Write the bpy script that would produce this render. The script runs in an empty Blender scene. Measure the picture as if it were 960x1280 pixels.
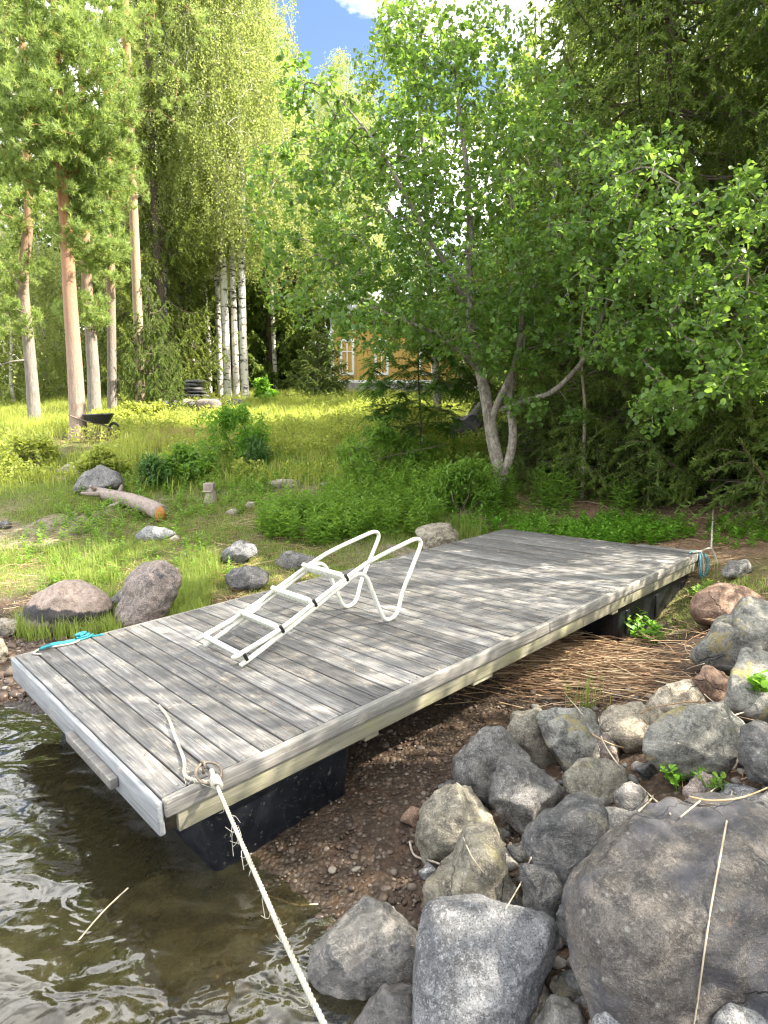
import bpy, bmesh, math, random
import numpy as np
from mathutils import Vector, Matrix
from mathutils.bvhtree import BVHTree

R = math.radians
rng = np.random.default_rng(7)
random.seed(7)
S = bpy.context.scene
COL = S.collection

# ------------------------------------------------------------------ camera
CAM_H = 2.05
PITCH = 8.0
FPX = 780.0                       # focal length for a picture 960 x 1280
cam_data = bpy.data.cameras.new('camera')
cam = bpy.data.objects.new('camera', cam_data)
COL.objects.link(cam)
cam.location = (0, 0, CAM_H)
cam.rotation_euler = (R(90 - PITCH), 0, 0)
cam_data.sensor_fit = 'VERTICAL'
cam_data.sensor_height = 24.0
cam_data.lens = 24.0 * FPX / 1280.0
cam_data.clip_end = 1500
cam_data.clip_start = 0.05
S.camera = cam
S.render.resolution_x, S.render.resolution_y = 768, 1024

# ------------------------------------------------------------------ sky and sun
SUN_DIR = Vector((0.88, -0.06, 0.92)).normalized()     # towards the sun
elev = math.asin(SUN_DIR.z)
az = math.atan2(SUN_DIR.x, SUN_DIR.y)                 # clockwise from +Y
W = bpy.data.worlds.new("World")
S.world = W
W.use_nodes = True
nt = W.node_tree
nt.nodes.clear()
out = nt.nodes.new('ShaderNodeOutputWorld')
bg = nt.nodes.new('ShaderNodeBackground')
sky = nt.nodes.new('ShaderNodeTexSky')
sky.sky_type = 'NISHITA'
sky.sun_disc = False
sky.sun_elevation = elev
sky.sun_rotation = az
sky.air_density = 1.0
sky.dust_density = 0.6
sky.ozone_density = 2.0
tc = nt.nodes.new('ShaderNodeTexCoord')
mp = nt.nodes.new('ShaderNodeMapping')
mp.inputs['Scale'].default_value = (1.0, 1.0, 2.2)
mp.inputs['Location'].default_value = (1.1, 0.6, 1.55)
nz = nt.nodes.new('ShaderNodeTexNoise')
nz.inputs['Scale'].default_value = 2.1
nz.inputs['Detail'].default_value = 7
nz.inputs['Roughness'].default_value = 0.55
rp = nt.nodes.new('ShaderNodeValToRGB')
rp.color_ramp.elements[0].position = 0.45
rp.color_ramp.elements[1].position = 0.62
mx = nt.nodes.new('ShaderNodeMixRGB')
mx.inputs[2].default_value = (29.0, 28.6, 28.0, 1)
nt.links.new(tc.outputs['Generated'], mp.inputs[0])
nt.links.new(mp.outputs[0], nz.inputs['Vector'])
nt.links.new(nz.outputs[0], rp.inputs[0])
nt.links.new(rp.outputs[0], mx.inputs[0])
nt.links.new(sky.outputs[0], mx.inputs[1])
nt.links.new(mx.outputs[0], bg.inputs[0])
nt.links.new(bg.outputs[0], out.inputs[0])
bg.inputs[1].default_value = 0.068

sd = bpy.data.lights.new('sun', 'SUN')
sd.energy = 5.0
sd.angle = R(0.55)
sd.color = (1.0, 0.93, 0.80)
sun = bpy.data.objects.new('sun', sd)
COL.objects.link(sun)
sun.rotation_euler = SUN_DIR.to_track_quat('Z', 'Y').to_euler()
sun.location = (20, 5, 30)

S.view_settings.view_transform = 'Standard'
S.view_settings.look = 'None'
S.view_settings.gamma = 1
S.view_settings.use_curve_mapping = False
S.view_settings.exposure = 2.2
S.render.engine = 'CYCLES'
S.cycles.max_bounces = 8
S.cycles.transparent_max_bounces = 12
S.cycles.transmission_bounces = 5
S.cycles.use_denoising = True
S.cycles.use_adaptive_sampling = False
S.cycles.diffuse_bounces = 4
S.cycles.filter_width = 1.25
S.cycles.sample_clamp_indirect = 4.0
S.cycles.caustics_reflective = False
S.cycles.caustics_refractive = False

# ------------------------------------------------------------------ picture <-> place
_p = R(PITCH)
FW = np.array([0, math.cos(_p), -math.sin(_p)])
UP = np.array([0, math.sin(_p), math.cos(_p)])
RT = np.array([1.0, 0, 0])
CC = np.array([0, 0, CAM_H])
def ray(x, y): return FW + RT * (x - 480) / FPX - UP * (y - 640) / FPX
def atY(x, y, Y):
    r = ray(x, y); return CC + r * Y / r[1]
def atZ(x, y, z):
    r = ray(x, y); return CC + r * (z - CAM_H) / r[2]

# ------------------------------------------------------------------ noise
def _hash(i, j, k, seed):
    n = (i * 374761393 + j * 668265263 + k * 2147483647 + seed * 974634541).astype(np.int64)
    n = (n ^ (n >> 13)) * 1274126177
    n = n & 0x7fffffff
    n = (n ^ (n >> 16)) * 1103515245 & 0x7fffffff
    return (n & 0xffff) / 65535.0
def vnoise(P, seed=0):
    P = np.asarray(P, float)
    I = np.floor(P).astype(np.int64); F = P - I
    F = F * F * (3 - 2 * F)
    r = 0
    for a in (0, 1):
        for b in (0, 1):
            for c in (0, 1):
                w = (F[:, 0] if a else 1 - F[:, 0]) * (F[:, 1] if b else 1 - F[:, 1]) * (F[:, 2] if c else 1 - F[:, 2])
                r = r + w * _hash(I[:, 0] + a, I[:, 1] + b, I[:, 2] + c, seed)
    return r * 2 - 1
def fbm(P, oct=4, seed=0, gain=0.5):
    P = np.asarray(P, float); r = 0; a = 1.0
    for o in range(oct):
        r = r + a * vnoise(P * 2 ** o + 17.3 * o, seed + o); a *= gain
    return r
def fbm2(x, y, oct=4, seed=0, gain=0.5):
    return fbm(np.stack([x, y, np.zeros_like(x) + 0.37], -1), oct, seed, gain)

# ------------------------------------------------------------------ heights of the land (water at z = 0)
_CP = [
    (-2.66, 4.38, .02), (-3.0, 4.63, .02), (-2.2, 3.2, -.32), (-.65, 2.71, .0), (-.9, 2.6, -.10), (-.32, 2.39, .0), (.11, 1.89, .0),
    (-1.33, 1.89, -.32), (-.5, 1.9, -.17), (-.9, 3.4, -.02), (-1.8, 4.2, .02), (-.2, 3.6, .06),
    (0, 0, -.02), (-.9, -1, -.3), (-.2, -3, 0), (-3, -10, 0), (-4, 1, -.7), (-8, 2, -1.1), (-8, -8, -1.5), (-30, -20, -3), (-15, 3, -1.0), (-4.5, 3.6, -.35),
    (-5.5, 5.6, .02), (-9, 6.6, .02), (-15, 8, 0), (-40, 15, 0), (-60, 5, -2),
    (.4, 1.9, .10), (.85, 1.6, .30), (.9, .9, .4), (.5, .8, .3), (1.3, 1.9, .44), (1.6, 2.95, .42), (2.6, 4.4, .48), (.56, 3.25, .09), (1.1, 3.0, .2), (3.2, 5.2, .5),
    (3.9, 5.8, .66), (.1, 2.5, .06), (.25, 3.0, .07), (1.2, 4.2, .10), (1.9, 5.0, .12), (2.6, 5.6, .18), (1.0, 5.2, .12), (.8, 6.5, .22), (2.2, 6.6, .3),
    (4, 0, .9), (10, 0, 1.6), (10, 8, 1.5), (20, 10, 2.5), (10, -10, 1.5), (5, 3, .95),
    (-3.3, 6.2, .10), (-2.0, 6.0, .13), (-1.45, 7.1, .32), (-1.1, 7.3, .36), (-.6, 6.4, .2), (.2, 7.9, .5), (1.7, 8.6, .62), (3.3, 7.4, .66), (4.5, 8.2, .86), (6, 8, 1.0),
    (-3.2, 8.8, .62), (-5.5, 9.0, .65), (-3, 8.3, .55), (-4.6, 9.9, .95), (-6.5, 10.5, 1.0), (-2.2, 10.3, 1.0), (-.4, 10.3, 1.0), (1.85, 9.6, .95), (4.5, 11.0, 1.15), (7.5, 11, 1.4),
    (-6.7, 13.7, 1.75), (-9.5, 17, 2.05), (-4.5, 16, 1.85), (-.6, 17, 2.27), (-2, 13, 1.55), (1.2, 12.5, 1.55), (-7.8, 20, 2.5), (-5.5, 24, 2.97), (-1.7, 27, 3.43), (3.7, 24, 3.0), (8, 27, 3.4), (6, 15, 1.9),
    (-14, 13, 1.5), (-20, 22, 2.4), (-12, 34, 3.6), (0, 40, 4.2), (15, 40, 4.5), (25, 25, 3.5), (0, 90, 6), (-60, 60, 5), (60, 60, 6), (60, -10, 4), (90, 90, 7), (-90, 90, 6), (-40, 28, 3),
]
_CP = np.array(_CP, float)
def _phi(d): return np.sqrt(d * d + 0.15)
_n = len(_CP)
_A = np.zeros((_n + 3, _n + 3))
_dd = np.linalg.norm(_CP[:, None, :2] - _CP[None, :, :2], axis=-1)
_A[:_n, :_n] = _phi(_dd) - np.eye(_n) * 0.02
_A[:_n, _n] = 1; _A[:_n, _n + 1:] = _CP[:, :2]
_A[_n, :_n] = 1; _A[_n + 1:, :_n] = _CP[:, :2].T
_Wt = np.linalg.solve(_A, np.concatenate([_CP[:, 2], [0, 0, 0]]))
def hgt(x, y):
    x = np.atleast_1d(np.asarray(x, float)); y = np.atleast_1d(np.asarray(y, float))
    z = np.zeros_like(x)
    for i in range(0, len(x), 20000):
        xs, ys = x[i:i + 20000], y[i:i + 20000]
        d = np.sqrt((xs[:, None] - _CP[None, :, 0]) ** 2 + (ys[:, None] - _CP[None, :, 1]) ** 2)
        z[i:i + 20000] = _phi(d) @ _Wt[:_n] + _Wt[_n] + xs * _Wt[_n + 1] + ys * _Wt[_n + 2]
    far = np.clip((np.hypot(x, y) - 5) / 10, 0, 1)
    z = z + fbm2(x * .9, y * .9, 4, 3) * (.018 + .05 * far) + fbm2(x * 5, y * 5, 3, 9) * .010
    return z
def h1(x, y): return float(hgt(x, y)[0])
def gnd(px, py, dz=0.0):
    r = ray(px, py); r = r / np.linalg.norm(r)
    t = np.concatenate([np.arange(.8, 12, .02), np.arange(12, 80, .1)])
    P = CC + t[:, None] * r
    below = P[:, 2] < hgt(P[:, 0], P[:, 1]) + dz
    i = int(np.argmax(below)) if below.any() else len(t) - 1
    return P[i]

# ------------------------------------------------------------------ object helpers
def tag(o, label=None, cat=None, group=None, kind=None):
    if label: o['label'] = label
    if cat: o['category'] = cat
    if group: o['group'] = group
    if kind: o['kind'] = kind
    return o
def empty(name, loc=(0, 0, 0), rot=(0, 0, 0)):
    o = bpy.data.objects.new(name, None)
    o.empty_display_size = 0.2
    COL.objects.link(o); o.location = Vector(loc); o.rotation_euler = rot
    return o
def mk(name, V, F, mat, parent=None, loc=None, smooth=False, rnd=None):
    """V (n,3), F: (m,k) array or list of such arrays; rnd: one value per face"""
    V = np.asarray(V, np.float32)
    Fs = F if isinstance(F, list) else [F]
    Fs = [np.asarray(f, np.int32) for f in Fs if len(f)]
    me = bpy.data.meshes.new(name)
    me.vertices.add(len(V)); me.vertices.foreach_set('co', V.ravel())
    tot = np.concatenate([np.full(len(f), f.shape[1], np.int32) for f in Fs])
    idx = np.concatenate([f.ravel() for f in Fs])
    me.loops.add(len(idx)); me.loops.foreach_set('vertex_index', idx)
    me.polygons.add(len(tot))
    st = np.concatenate([[0], np.cumsum(tot)[:-1]]).astype(np.int32)
    me.polygons.foreach_set('loop_start', st)
    if smooth: me.polygons.foreach_set('use_smooth', np.ones(len(tot), bool))
    if rnd is not None:
        at = me.attributes.new('rnd', 'FLOAT', 'FACE')
        at.data.foreach_set('value', np.asarray(rnd, np.float32))
    me.update(calc_edges=True)
    if isinstance(mat, (list, tuple)):
        for m in mat: me.materials.append(m)
    elif mat: me.materials.append(mat)
    o = bpy.data.objects.new(name, me)
    COL.objects.link(o)
    if parent: o.parent = parent
    if loc is not None: o.location = Vector(loc)
    return o
class MB:
    """collects shapes into one mesh"""
    def __init__(s): s.v = []; s.f = {}; s.n = 0; s.r = {}
    def add(s, V, F, r=None):
        V = np.asarray(V, float)
        for f in (F if isinstance(F, list) else [F]):
            f = np.asarray(f, int)
            if len(f) == 0: continue
            k = f.shape[1]
            s.f.setdefault(k, []).append(f + s.n)
            s.r.setdefault(k, []).append(np.full(len(f), rng.random() if r is None else r) if np.ndim(r) == 0 else np.asarray(r))
        s.v.append(V); s.n += len(V)
    def box(s, lo, hi, bev=0.0, r=None, M=None):
        lo = np.array(lo, float); hi = np.array(hi, float)
        if bev <= 0:
            V = np.array([[x, y, z] for x in (lo[0], hi[0]) for y in (lo[1], hi[1]) for z in (lo[2], hi[2])])
            F = np.array([[0, 1, 3, 2], [4, 6, 7, 5], [0, 4, 5, 1], [2, 3, 7, 6], [0, 2, 6, 4], [1, 5, 7, 3]])
        else:
            bm = bmesh.new(); bmesh.ops.create_cube(bm, size=1.0)
            for v in bm.verts: v.co = Vector((lo + hi) / 2) + Vector(np.array(v.co) * (hi - lo))
            bmesh.ops.bevel(bm, geom=bm.edges[:], offset=bev, segments=2, profile=0.5, affect='EDGES')
            V = np.array([v.co[:] for v in bm.verts]); bm.verts.index_update()
            F = {}
            for fc in bm.faces: F.setdefault(len(fc.verts), []).append([v.index for v in fc.verts])
            F = [np.array(x) for x in F.values()]; bm.free()
            rr = rng.random() if r is None else r
            if M is not None: V = V @ M[:3, :3].T + M[:3, 3]
            s.add(V, F, rr); return
        if M is not None: V = V @ M[:3, :3].T + M[:3, 3]
        s.add(V, F, rng.random() if r is None else r)
    def tube(s, P, rad, sides=8, cap=True, closed=False, r=None):
        V, F = tube(P, rad, sides, cap, closed); s.add(V, F, r)
    def build(s, name, mat, parent=None, loc=None, smooth=False):
        ks = sorted(s.f)
        F = [np.concatenate(s.f[k]) for k in ks]; rr = np.concatenate([np.concatenate(s.r[k]) for k in ks])
        return mk(name, np.concatenate(s.v), F, mat, parent, loc, smooth, rr)
def nrm(v):
    v = np.asarray(v, float); return v / np.maximum(np.linalg.norm(v, axis=-1, keepdims=True), 1e-9)
def smoothpath(P, n=8, closed=False):
    P = np.asarray(P, float); m = len(P); o = []
    rngi = range(m if closed else m - 1)
    for i in rngi:
        if closed: p0, p1, p2, p3 = P[(i - 1) % m], P[i], P[(i + 1) % m], P[(i + 2) % m]
        else: p0, p1, p2, p3 = P[max(i - 1, 0)], P[i], P[i + 1], P[min(i + 2, m - 1)]
        for t in np.linspace(0, 1, n, endpoint=False):
            o.append(.5 * (2 * p1 + (p2 - p0) * t + (2 * p0 - 5 * p1 + 4 * p2 - p3) * t * t + (3 * p1 - p0 - 3 * p2 + p3) * t ** 3))
    if not closed: o.append(P[-1])
    return np.array(o)
def tube(P, rad, sides=8, cap=True, closed=False):
    P = np.asarray(P, float); m = len(P)
    rad = np.full(m, rad, float) if np.ndim(rad) == 0 else np.asarray(rad, float)
    if closed: T = np.roll(P, -1, 0) - np.roll(P, 1, 0)
    else:
        T = np.empty_like(P); T[1:-1] = P[2:] - P[:-2]; T[0] = P[1] - P[0]; T[-1] = P[-1] - P[-2]
    T = nrm(T)
    a = np.array([0, 0, 1.0]) if abs(T[0][2]) < .9 else np.array([1.0, 0, 0])
    X = np.empty_like(P); x = nrm(np.cross(T[0], a))
    for i in range(m):
        x = x - T[i] * (x @ T[i]); x = x / max(np.linalg.norm(x), 1e-9); X[i] = x
    Y = np.cross(T, X)
    ang = np.arange(sides) * 2 * np.pi / sides
    V = P[:, None] + rad[:, None, None] * (X[:, None] * np.cos(ang)[None, :, None] + Y[:, None] * np.sin(ang)[None, :, None])
    V = V.reshape(-1, 3)
    i = np.arange(m if closed else m - 1)[:, None] * sides; j = np.arange(sides)[None]; jn = (j + 1) % sides
    i2 = (i + sides) % (m * sides)
    F = np.stack([i + j, i + jn, i2 + jn, i2 + j], -1).reshape(-1, 4)
    Fs = [F]
    if cap and not closed:
        Fs.append(np.array([list(range(sides))[::-1]])); Fs.append(np.array([[(m - 1) * sides + q for q in range(sides)]]))
    return V, Fs
def tubes(P, rad, sides=5):
    """many polylines at once: P (n,m,3), rad (n,m)"""
    n, m, _ = P.shape
    T = np.empty_like(P); T[:, 1:-1] = P[:, 2:] - P[:, :-2]; T[:, 0] = P[:, 1] - P[:, 0]; T[:, -1] = P[:, -1] - P[:, -2]
    T = nrm(T)
    ref = np.where(np.abs(T[:, :1, 2:3]) < .85, np.array([0, 0, 1.0]), np.array([1.0, 0, 0]))
    ref = np.broadcast_to(ref, T.shape)
    X = nrm(np.cross(T, ref)); Y = np.cross(T, X)
    ang = np.arange(sides) * 2 * np.pi / sides
    V = P[:, :, None] + rad[:, :, None, None] * (X[:, :, None] * np.cos(ang)[:, None] + Y[:, :, None] * np.sin(ang)[:, None])
    b = (np.arange(n)[:, None, None] * m + np.arange(m - 1)[None, :, None]) * sides
    j = np.arange(sides)[None, None]; jn = (j + 1) % sides
    F = np.stack([b + j, b + jn, b + sides + jn, b + sides + j], -1).reshape(-1, 4)
    return V.reshape(-1, 3), F

# ------------------------------------------------------------------ materials
class NT:
    def __init__(s, name):
        s.m = bpy.data.materials.new(name); s.m.use_nodes = True
        s.t = s.m.node_tree; s.t.nodes.clear()
        s.out = s.n('ShaderNodeOutputMaterial')
    def n(s, typ, ins=None, **kw):
        nd = s.t.nodes.new(typ)
        for k, v in kw.items(): setattr(nd, k, v)
        for k, v in (ins or {}).items(): s.set(nd.inputs[k], v)
        return nd
    def set(s, sock, v):
        if hasattr(v, 'is_output') or isinstance(v, bpy.types.NodeSocket): s.t.links.new(v, sock)
        elif isinstance(v, bpy.types.Node): s.t.links.new(v.outputs[0], sock)
        else:
            if sock.type == 'RGBA' and len(v) == 3: v = (*v, 1)
            sock.default_value = v
    def co(s, scale=(1, 1, 1), src='Object', offs=None, rot=(0, 0, 0)):
        t = s.n('ShaderNodeTexCoord')
        m = s.n('ShaderNodeMapping', {0: t.outputs[src], 'Scale': scale, 'Rotation': rot})
        if offs is not None: s.set(m.inputs['Location'], offs)
        return m.outputs[0]
    def noise(s, vec, scale, detail=4, rough=.55, dist=0.0):
        return s.n('ShaderNodeTexNoise', {'Vector': vec, 'Scale': scale, 'Detail': detail, 'Roughness': rough, 'Distortion': dist}).outputs[0]
    def ramp(s, fac, stops):
        r = s.n('ShaderNodeValToRGB', {0: fac}); e = r.color_ramp.elements
        while len(e) < len(stops): e.new(.5)
        for q, (p, c) in zip(e, stops):
            q.position = p; q.color = (c, c, c, 1) if np.ndim(c) == 0 else (*c, 1)
        return r.outputs[0]
    def mix(s, fac, a, b, typ='MIX'):
        m = s.n('ShaderNodeMixRGB', blend_type=typ); s.set(m.inputs[0], fac); s.set(m.inputs[1], a); s.set(m.inputs[2], b); return m.outputs[0]
    def math(s, op, a, b=0.0):
        m = s.n('ShaderNodeMath', operation=op); s.set(m.inputs[0], a); s.set(m.inputs[1], b); return m.outputs[0]
    def attr(s, name): return s.n('ShaderNodeAttribute', attribute_name=name)
    def bump(s, hgtv, strength=.3, dist=.01, normal=None):
        b = s.n('ShaderNodeBump', {'Height': hgtv, 'Strength': strength, 'Distance': dist})
        if normal is not None: s.set(b.inputs['Normal'], normal)
        return b.outputs[0]
    def bsdf(s, col, rough=.7, spec=.3, normal=None, **kw):
        p = s.n('ShaderNodeBsdfPrincipled', {'Base Color': col, 'Roughness': rough, 'Specular IOR Level': spec})
        if normal is not None: s.set(p.inputs['Normal'], normal)
        for k, v in kw.items(): s.set(p.inputs[k.replace('_', ' ')], v)
        return p.outputs[0]
    def done(s, sh): s.t.links.new(sh, s.out.inputs[0]); return s.m

def leaf_mat(name, c0, c1, tr0, trans=.45, rough=.45, spec=.35):
    n = NT(name)
    a = n.attr('rnd').outputs['Fac']
    oi = n.n('ShaderNodeObjectInfo').outputs['Random']
    f = n.math('ADD', n.math('MULTIPLY', a, .8), n.math('MULTIPLY', oi, .2))
    c = n.mix(f, c0, c1)
    t = n.mix(f, tr0, [min(1, x * 1.35) for x in tr0])
    p = n.bsdf(c, rough, spec)
    tl = n.n('ShaderNodeBsdfTranslucent', {'Color': t}).outputs[0]
    mxs = n.n('ShaderNodeMixShader', {0: trans, 1: p, 2: tl}).outputs[0]
    return n.done(mxs)

M = {}
M['alder'] = leaf_mat('alder_leaf', (.045, .11, .018), (.135, .225, .045), (.25, .40, .055), .42, .42, .4)
M['aspen'] = leaf_mat('aspen_leaf', (.065, .13, .022), (.15, .22, .045), (.30, .42, .06), .45, .45, .35)
M['birch'] = leaf_mat('birch_leaf', (.15, .195, .045), (.26, .285, .10), (.44, .50, .13), .48, .5, .3)
M['pine'] = leaf_mat('pine_needle', (.12, .19, .05), (.25, .32, .10), (.38, .48, .10), .38, .5, .3)
M['spruce'] = leaf_mat('spruce_needle', (.055, .105, .02), (.16, .225, .045), (.28, .37, .06), .40, .5, .3)
M['spruce_light'] = leaf_mat('sunny_spruce_needle', (.07, .11, .015), (.17, .21, .035), (.28, .34, .04), .3, .5, .3)  # yellower copy of the spruce needles, sunlight put into the colour
M['rowan'] = leaf_mat('rowan_leaf', (.045, .11, .02), (.09, .18, .035), (.18, .33, .04), .4, .45, .35)
M['grass'] = leaf_mat('grass_blade', (.13, .195, .035), (.27, .31, .085), (.36, .46, .07), .35, .55, .2)
M['meadow'] = leaf_mat('meadow_leaf', (.18, .235, .04), (.37, .385, .10), (.50, .55, .09), .4, .55, .2)
M['herb'] = leaf_mat('herb_leaf', (.075, .17, .02), (.17, .28, .04), (.30, .47, .05), .4, .45, .35)
M['weed'] = leaf_mat('weed_leaf', (.09, .22, .02), (.16, .32, .035), (.28, .5, .04), .4, .45, .35)
M['darkherb'] = leaf_mat('dark_herb_leaf', (.05, .115, .03), (.09, .17, .04), (.16, .30, .05), .35, .45, .35)

def bark(name, ca, cb, scale=(14, 14, 3), dark=.35, crack=1.0, up=None):
    n = NT(name)
    v = n.co(scale)
    a = n.noise(v, 1.6, 6, .65, .6)
    b = n.noise(n.co((30, 30, 30)), 2.0, 3)
    c = n.mix(n.ramp(a, [(.35, 0.), (.65, 1.)]), ca, cb)
    c = n.mix(n.math('MULTIPLY', n.ramp(b, [(.45, 0.), (.75, 1.)]), .5), c, [x * dark for x in ca])
    if up is not None:      # another bark colour higher up the stem
        z = n.n('ShaderNodeSeparateXYZ', {0: n.n('ShaderNodeTexCoord').outputs['Object']}).outputs[2]
        f = n.n('ShaderNodeMapRange', {0: n.math('ADD', z, n.math('MULTIPLY', n.math('SUBTRACT', a, .5), 3.0)), 1: up[1], 2: up[2]}).outputs[0]
        c = n.mix(f, c, n.mix(n.ramp(a, [(.3, 0.), (.7, 1.)]), up[0], [x * .6 for x in up[0]]))
    return n.done(n.bsdf(c, .85, .15, n.bump(a, .7 * crack, .03)))
M['bark_alder'] = bark('alder_bark', (.13, .105, .08), (.36, .325, .265), (11, 11, 7), .35, 1.0)
M['bark_pine'] = bark('pine_bark', (.25, .18, .14), (.40, .30, .24), (12, 12, 3), .3, 1.0, ((.42, .21, .10), 2.6, 6.5))
M['bark_tallpine'] = bark('tall_pine_bark', (.30, .235, .17), (.44, .34, .24), (12, 12, 3), .5, .6, ((.46, .25, .12), 5, 13))
M['bark_greypine'] = bark('grey_pine_bark', (.18, .155, .135), (.29, .25, .22), (12, 12, 3), .4, 1.0, ((.40, .22, .12), 4, 8))
M['bark_spruce'] = bark('spruce_bark', (.10, .075, .055), (.17, .135, .10), (16, 16, 6), .4, 1.0)
M['twig'] = bark('twig_bark', (.09, .07, .05), (.15, .12, .085), (20, 20, 20), .6, .3)
def birch_bark():
    n = NT('birch_bark')
    v = n.co((2.2, 2.2, 7))
    a = n.noise(v, 1.5, 5, .7, .4); b = n.noise(n.co((2.5, 2.5, 1.2)), 1.5, 4)
    c = n.mix(n.ramp(a, [(.53, 0.), (.60, 1.)]), (.56, .52, .45), (.05, .042, .035))
    c = n.mix(n.ramp(b, [(.58, 0.), (.66, 1.)]), c, (.14, .12, .10))
    return n.done(n.bsdf(c, .7, .2, n.bump(a, .3, .01)))
M['bark_birch'] = birch_bark()

def deck_wood(name, base, light, dark, along='y', wet=0.0, green=None, groove=True):
    n = NT(name)
    r = n.attr('rnd').outputs['Fac']
    off = n.n('ShaderNodeCombineXYZ', {0: n.math('MULTIPLY', r, 37.0), 1: n.math('MULTIPLY', r, 91.0), 2: n.math('MULTIPLY', r, 53.0)}).outputs[0]
    k = {'y': (34, 1.6, 34), 'x': (1.6, 34, 34)}[along]
    g = n.noise(n.co(k, 'Object', off), 1.0, 7, .68, 1.2)
    fine = n.noise(n.co(tuple(x * 3.2 if x > 2 else x * 2.5 for x in k), 'Object', off), 1.0, 5, .7, .3)
    blot = n.noise(n.co((2.5, 1.6, 2.5), 'Object', off), 1.6, 4, .6)
    wornm = n.noise(n.co((9, 4, 9) if along == 'y' else (4, 9, 9), 'Object', off), 1.5, 5, .7)
    c = n.mix(n.ramp(g, [(.30, 0.), (.62, 1.)]), dark, base)
    c = n.mix(n.ramp(fine, [(.50, 0.), (.72, .8)]), c, light)
    c = n.mix(n.math('MULTIPLY', n.ramp(wornm, [(.56, 0.), (.68, 1.)]), n.ramp(fine, [(.40, 0.), (.6, .8)])), c, (.46, .40, .30))
    if green: c = n.mix(n.ramp(blot, [(.42, 0.), (.68, .75)]), c, green)
    else: c = n.mix(n.ramp(blot, [(.48, 0.), (.72, .45)]), c, dark)
    kn = n.n('ShaderNodeTexVoronoi', {'Vector': n.co((7, 2.0, 7) if along == 'y' else (2.0, 7, 7), 'Object', off), 'Scale': 1.0}).outputs['Distance']
    c = n.mix(n.ramp(kn, [(.05, .8), (.13, 0.)]), c, (.085, .065, .05))
    c = n.mix(1.0, c, n.ramp(r, [(0., .66), (1., 1.26)]), 'MULTIPLY')
    hh = n.math('ADD', g, n.math('MULTIPLY', fine, .6))
    return n.done(n.bsdf(c, .72, .3, n.bump(hh, .45, .006)))
M['deck'] = deck_wood('weathered_deck', (.170, .163, .154), (.35, .338, .322), (.066, .060, .055))
M['edge'] = deck_wood('weathered_edge', (.22, .205, .18), (.35, .33, .29), (.10, .09, .08), 'x')
M['skirt'] = deck_wood('greenish_skirt', (.25, .23, .17), (.35, .325, .245), (.14, .125, .09), 'x', 0, (.25, .24, .13))
M['endboard'] = deck_wood('pale_end_board', (.29, .30, .31), (.42, .43, .435), (.17, .17, .165), 'y')
M['plank_dark'] = deck_wood('dark_joist', (.12, .09, .06), (.2, .16, .11), (.05, .04, .03), 'x')

def float_mat():
    n = NT('black_float_plastic')
    a = n.noise(n.co((3, 3, 3)), 2, 5, .7); b = n.noise(n.co((30, 30, 30)), 1.5, 4, .7)
    c = n.mix(n.ramp(a, [(.4, 0.), (.75, 1.)]), (.004, .005, .008), (.014, .015, .018))
    c = n.mix(n.ramp(b, [(.60, 0.), (.72, .5)]), c, (.22, .21, .18))
    return n.done(n.bsdf(c, n.ramp(a, [(.3, .25), (.7, .5)]), .35, n.bump(b, .15, .004)))
M['float'] = float_mat()
def white_paint():
    n = NT('aged_white_paint')
    a = n.noise(n.co((8, 8, 8)), 2, 5, .65); b = n.noise(n.co((60, 60, 60)), 1.5, 3)
    c = n.mix(n.ramp(a, [(.35, 0.), (.75, 1.)]), (.62, .61, .54), (.52, .50, .40))
    c = n.mix(n.ramp(b, [(.66, 0.), (.74, .7)]), c, (.25, .22, .14))
    return n.done(n.bsdf(c, .38, .5))
M['white'] = white_paint()
def tread_mat():
    n = NT('speckled_tread')
    b = n.noise(n.co((55, 55, 55)), 1.5, 4, .7)
    c = n.mix(n.ramp(b, [(.46, 0.), (.62, 1.)]), (.72, .74, .70), (.34, .33, .20))
    return n.done(n.bsdf(c, .6, .3, n.bump(b, .2, .003)))
M['tread'] = tread_mat()
def plain(name, c, rough=.6, spec=.3, var=.3, scale=20, metal=0.0, bump=.2):
    n = NT(name)
    a = n.noise(n.co((1, 1, 1)), scale, 5, .65)
    col = n.mix(n.ramp(a, [(.3, 0.), (.7, 1.)]), [x * (1 - var) for x in c], [min(1, x * (1 + var)) for x in c])
    return n.done(n.bsdf(col, rough, spec, n.bump(a, bump, .01), Metallic=metal))
M['black'] = plain('black_clip', (.012, .012, .012), .4)
M['rope'] = plain('pale_rope', (.38, .355, .29), .8, .2, .18, 60)
M['bluerope'] = plain('blue_rope', (.02, .17, .20), .6, .3, .3, 50)
M['blueropedull'] = plain('faded_blue_rope', (.07, .19, .22), .7, .3, .35, 40)
M['iron'] = plain('rusty_iron', (.20, .16, .12), .55, .5, .35, 60, .5)
M['cutwood'] = plain('fresh_cut_wood', (.58, .26, .08), .7, .2, .25, 30)
M['logbark'] = bark('log_bark', (.24, .19, .16), (.38, .31, .26), (10, 10, 10), .5, .8)
M['deadwood'] = bark('dead_branch', (.30, .25, .19), (.44, .38, .30), (14, 14, 14), .5, .5)
M['straw'] = plain('dry_reed', (.42, .29, .16), .7, .2, .45, 6)
M['palestraw'] = plain('pale_straw', (.40, .34, .245), .7, .2, .3, 8)
M['needles'] = plain('brown_litter', (.22, .13, .08), .8, .15, .5, 4)
M['yellow'] = plain('yellow_boards', (.56, .35, .10), .7, .25, .10, 6)
M['trim'] = plain('white_trim', (.78, .77, .74), .5, .3, .05, 10)
M['roofing'] = plain('grey_roof', (.30, .31, .30), .5, .4, .15, 5)
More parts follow.
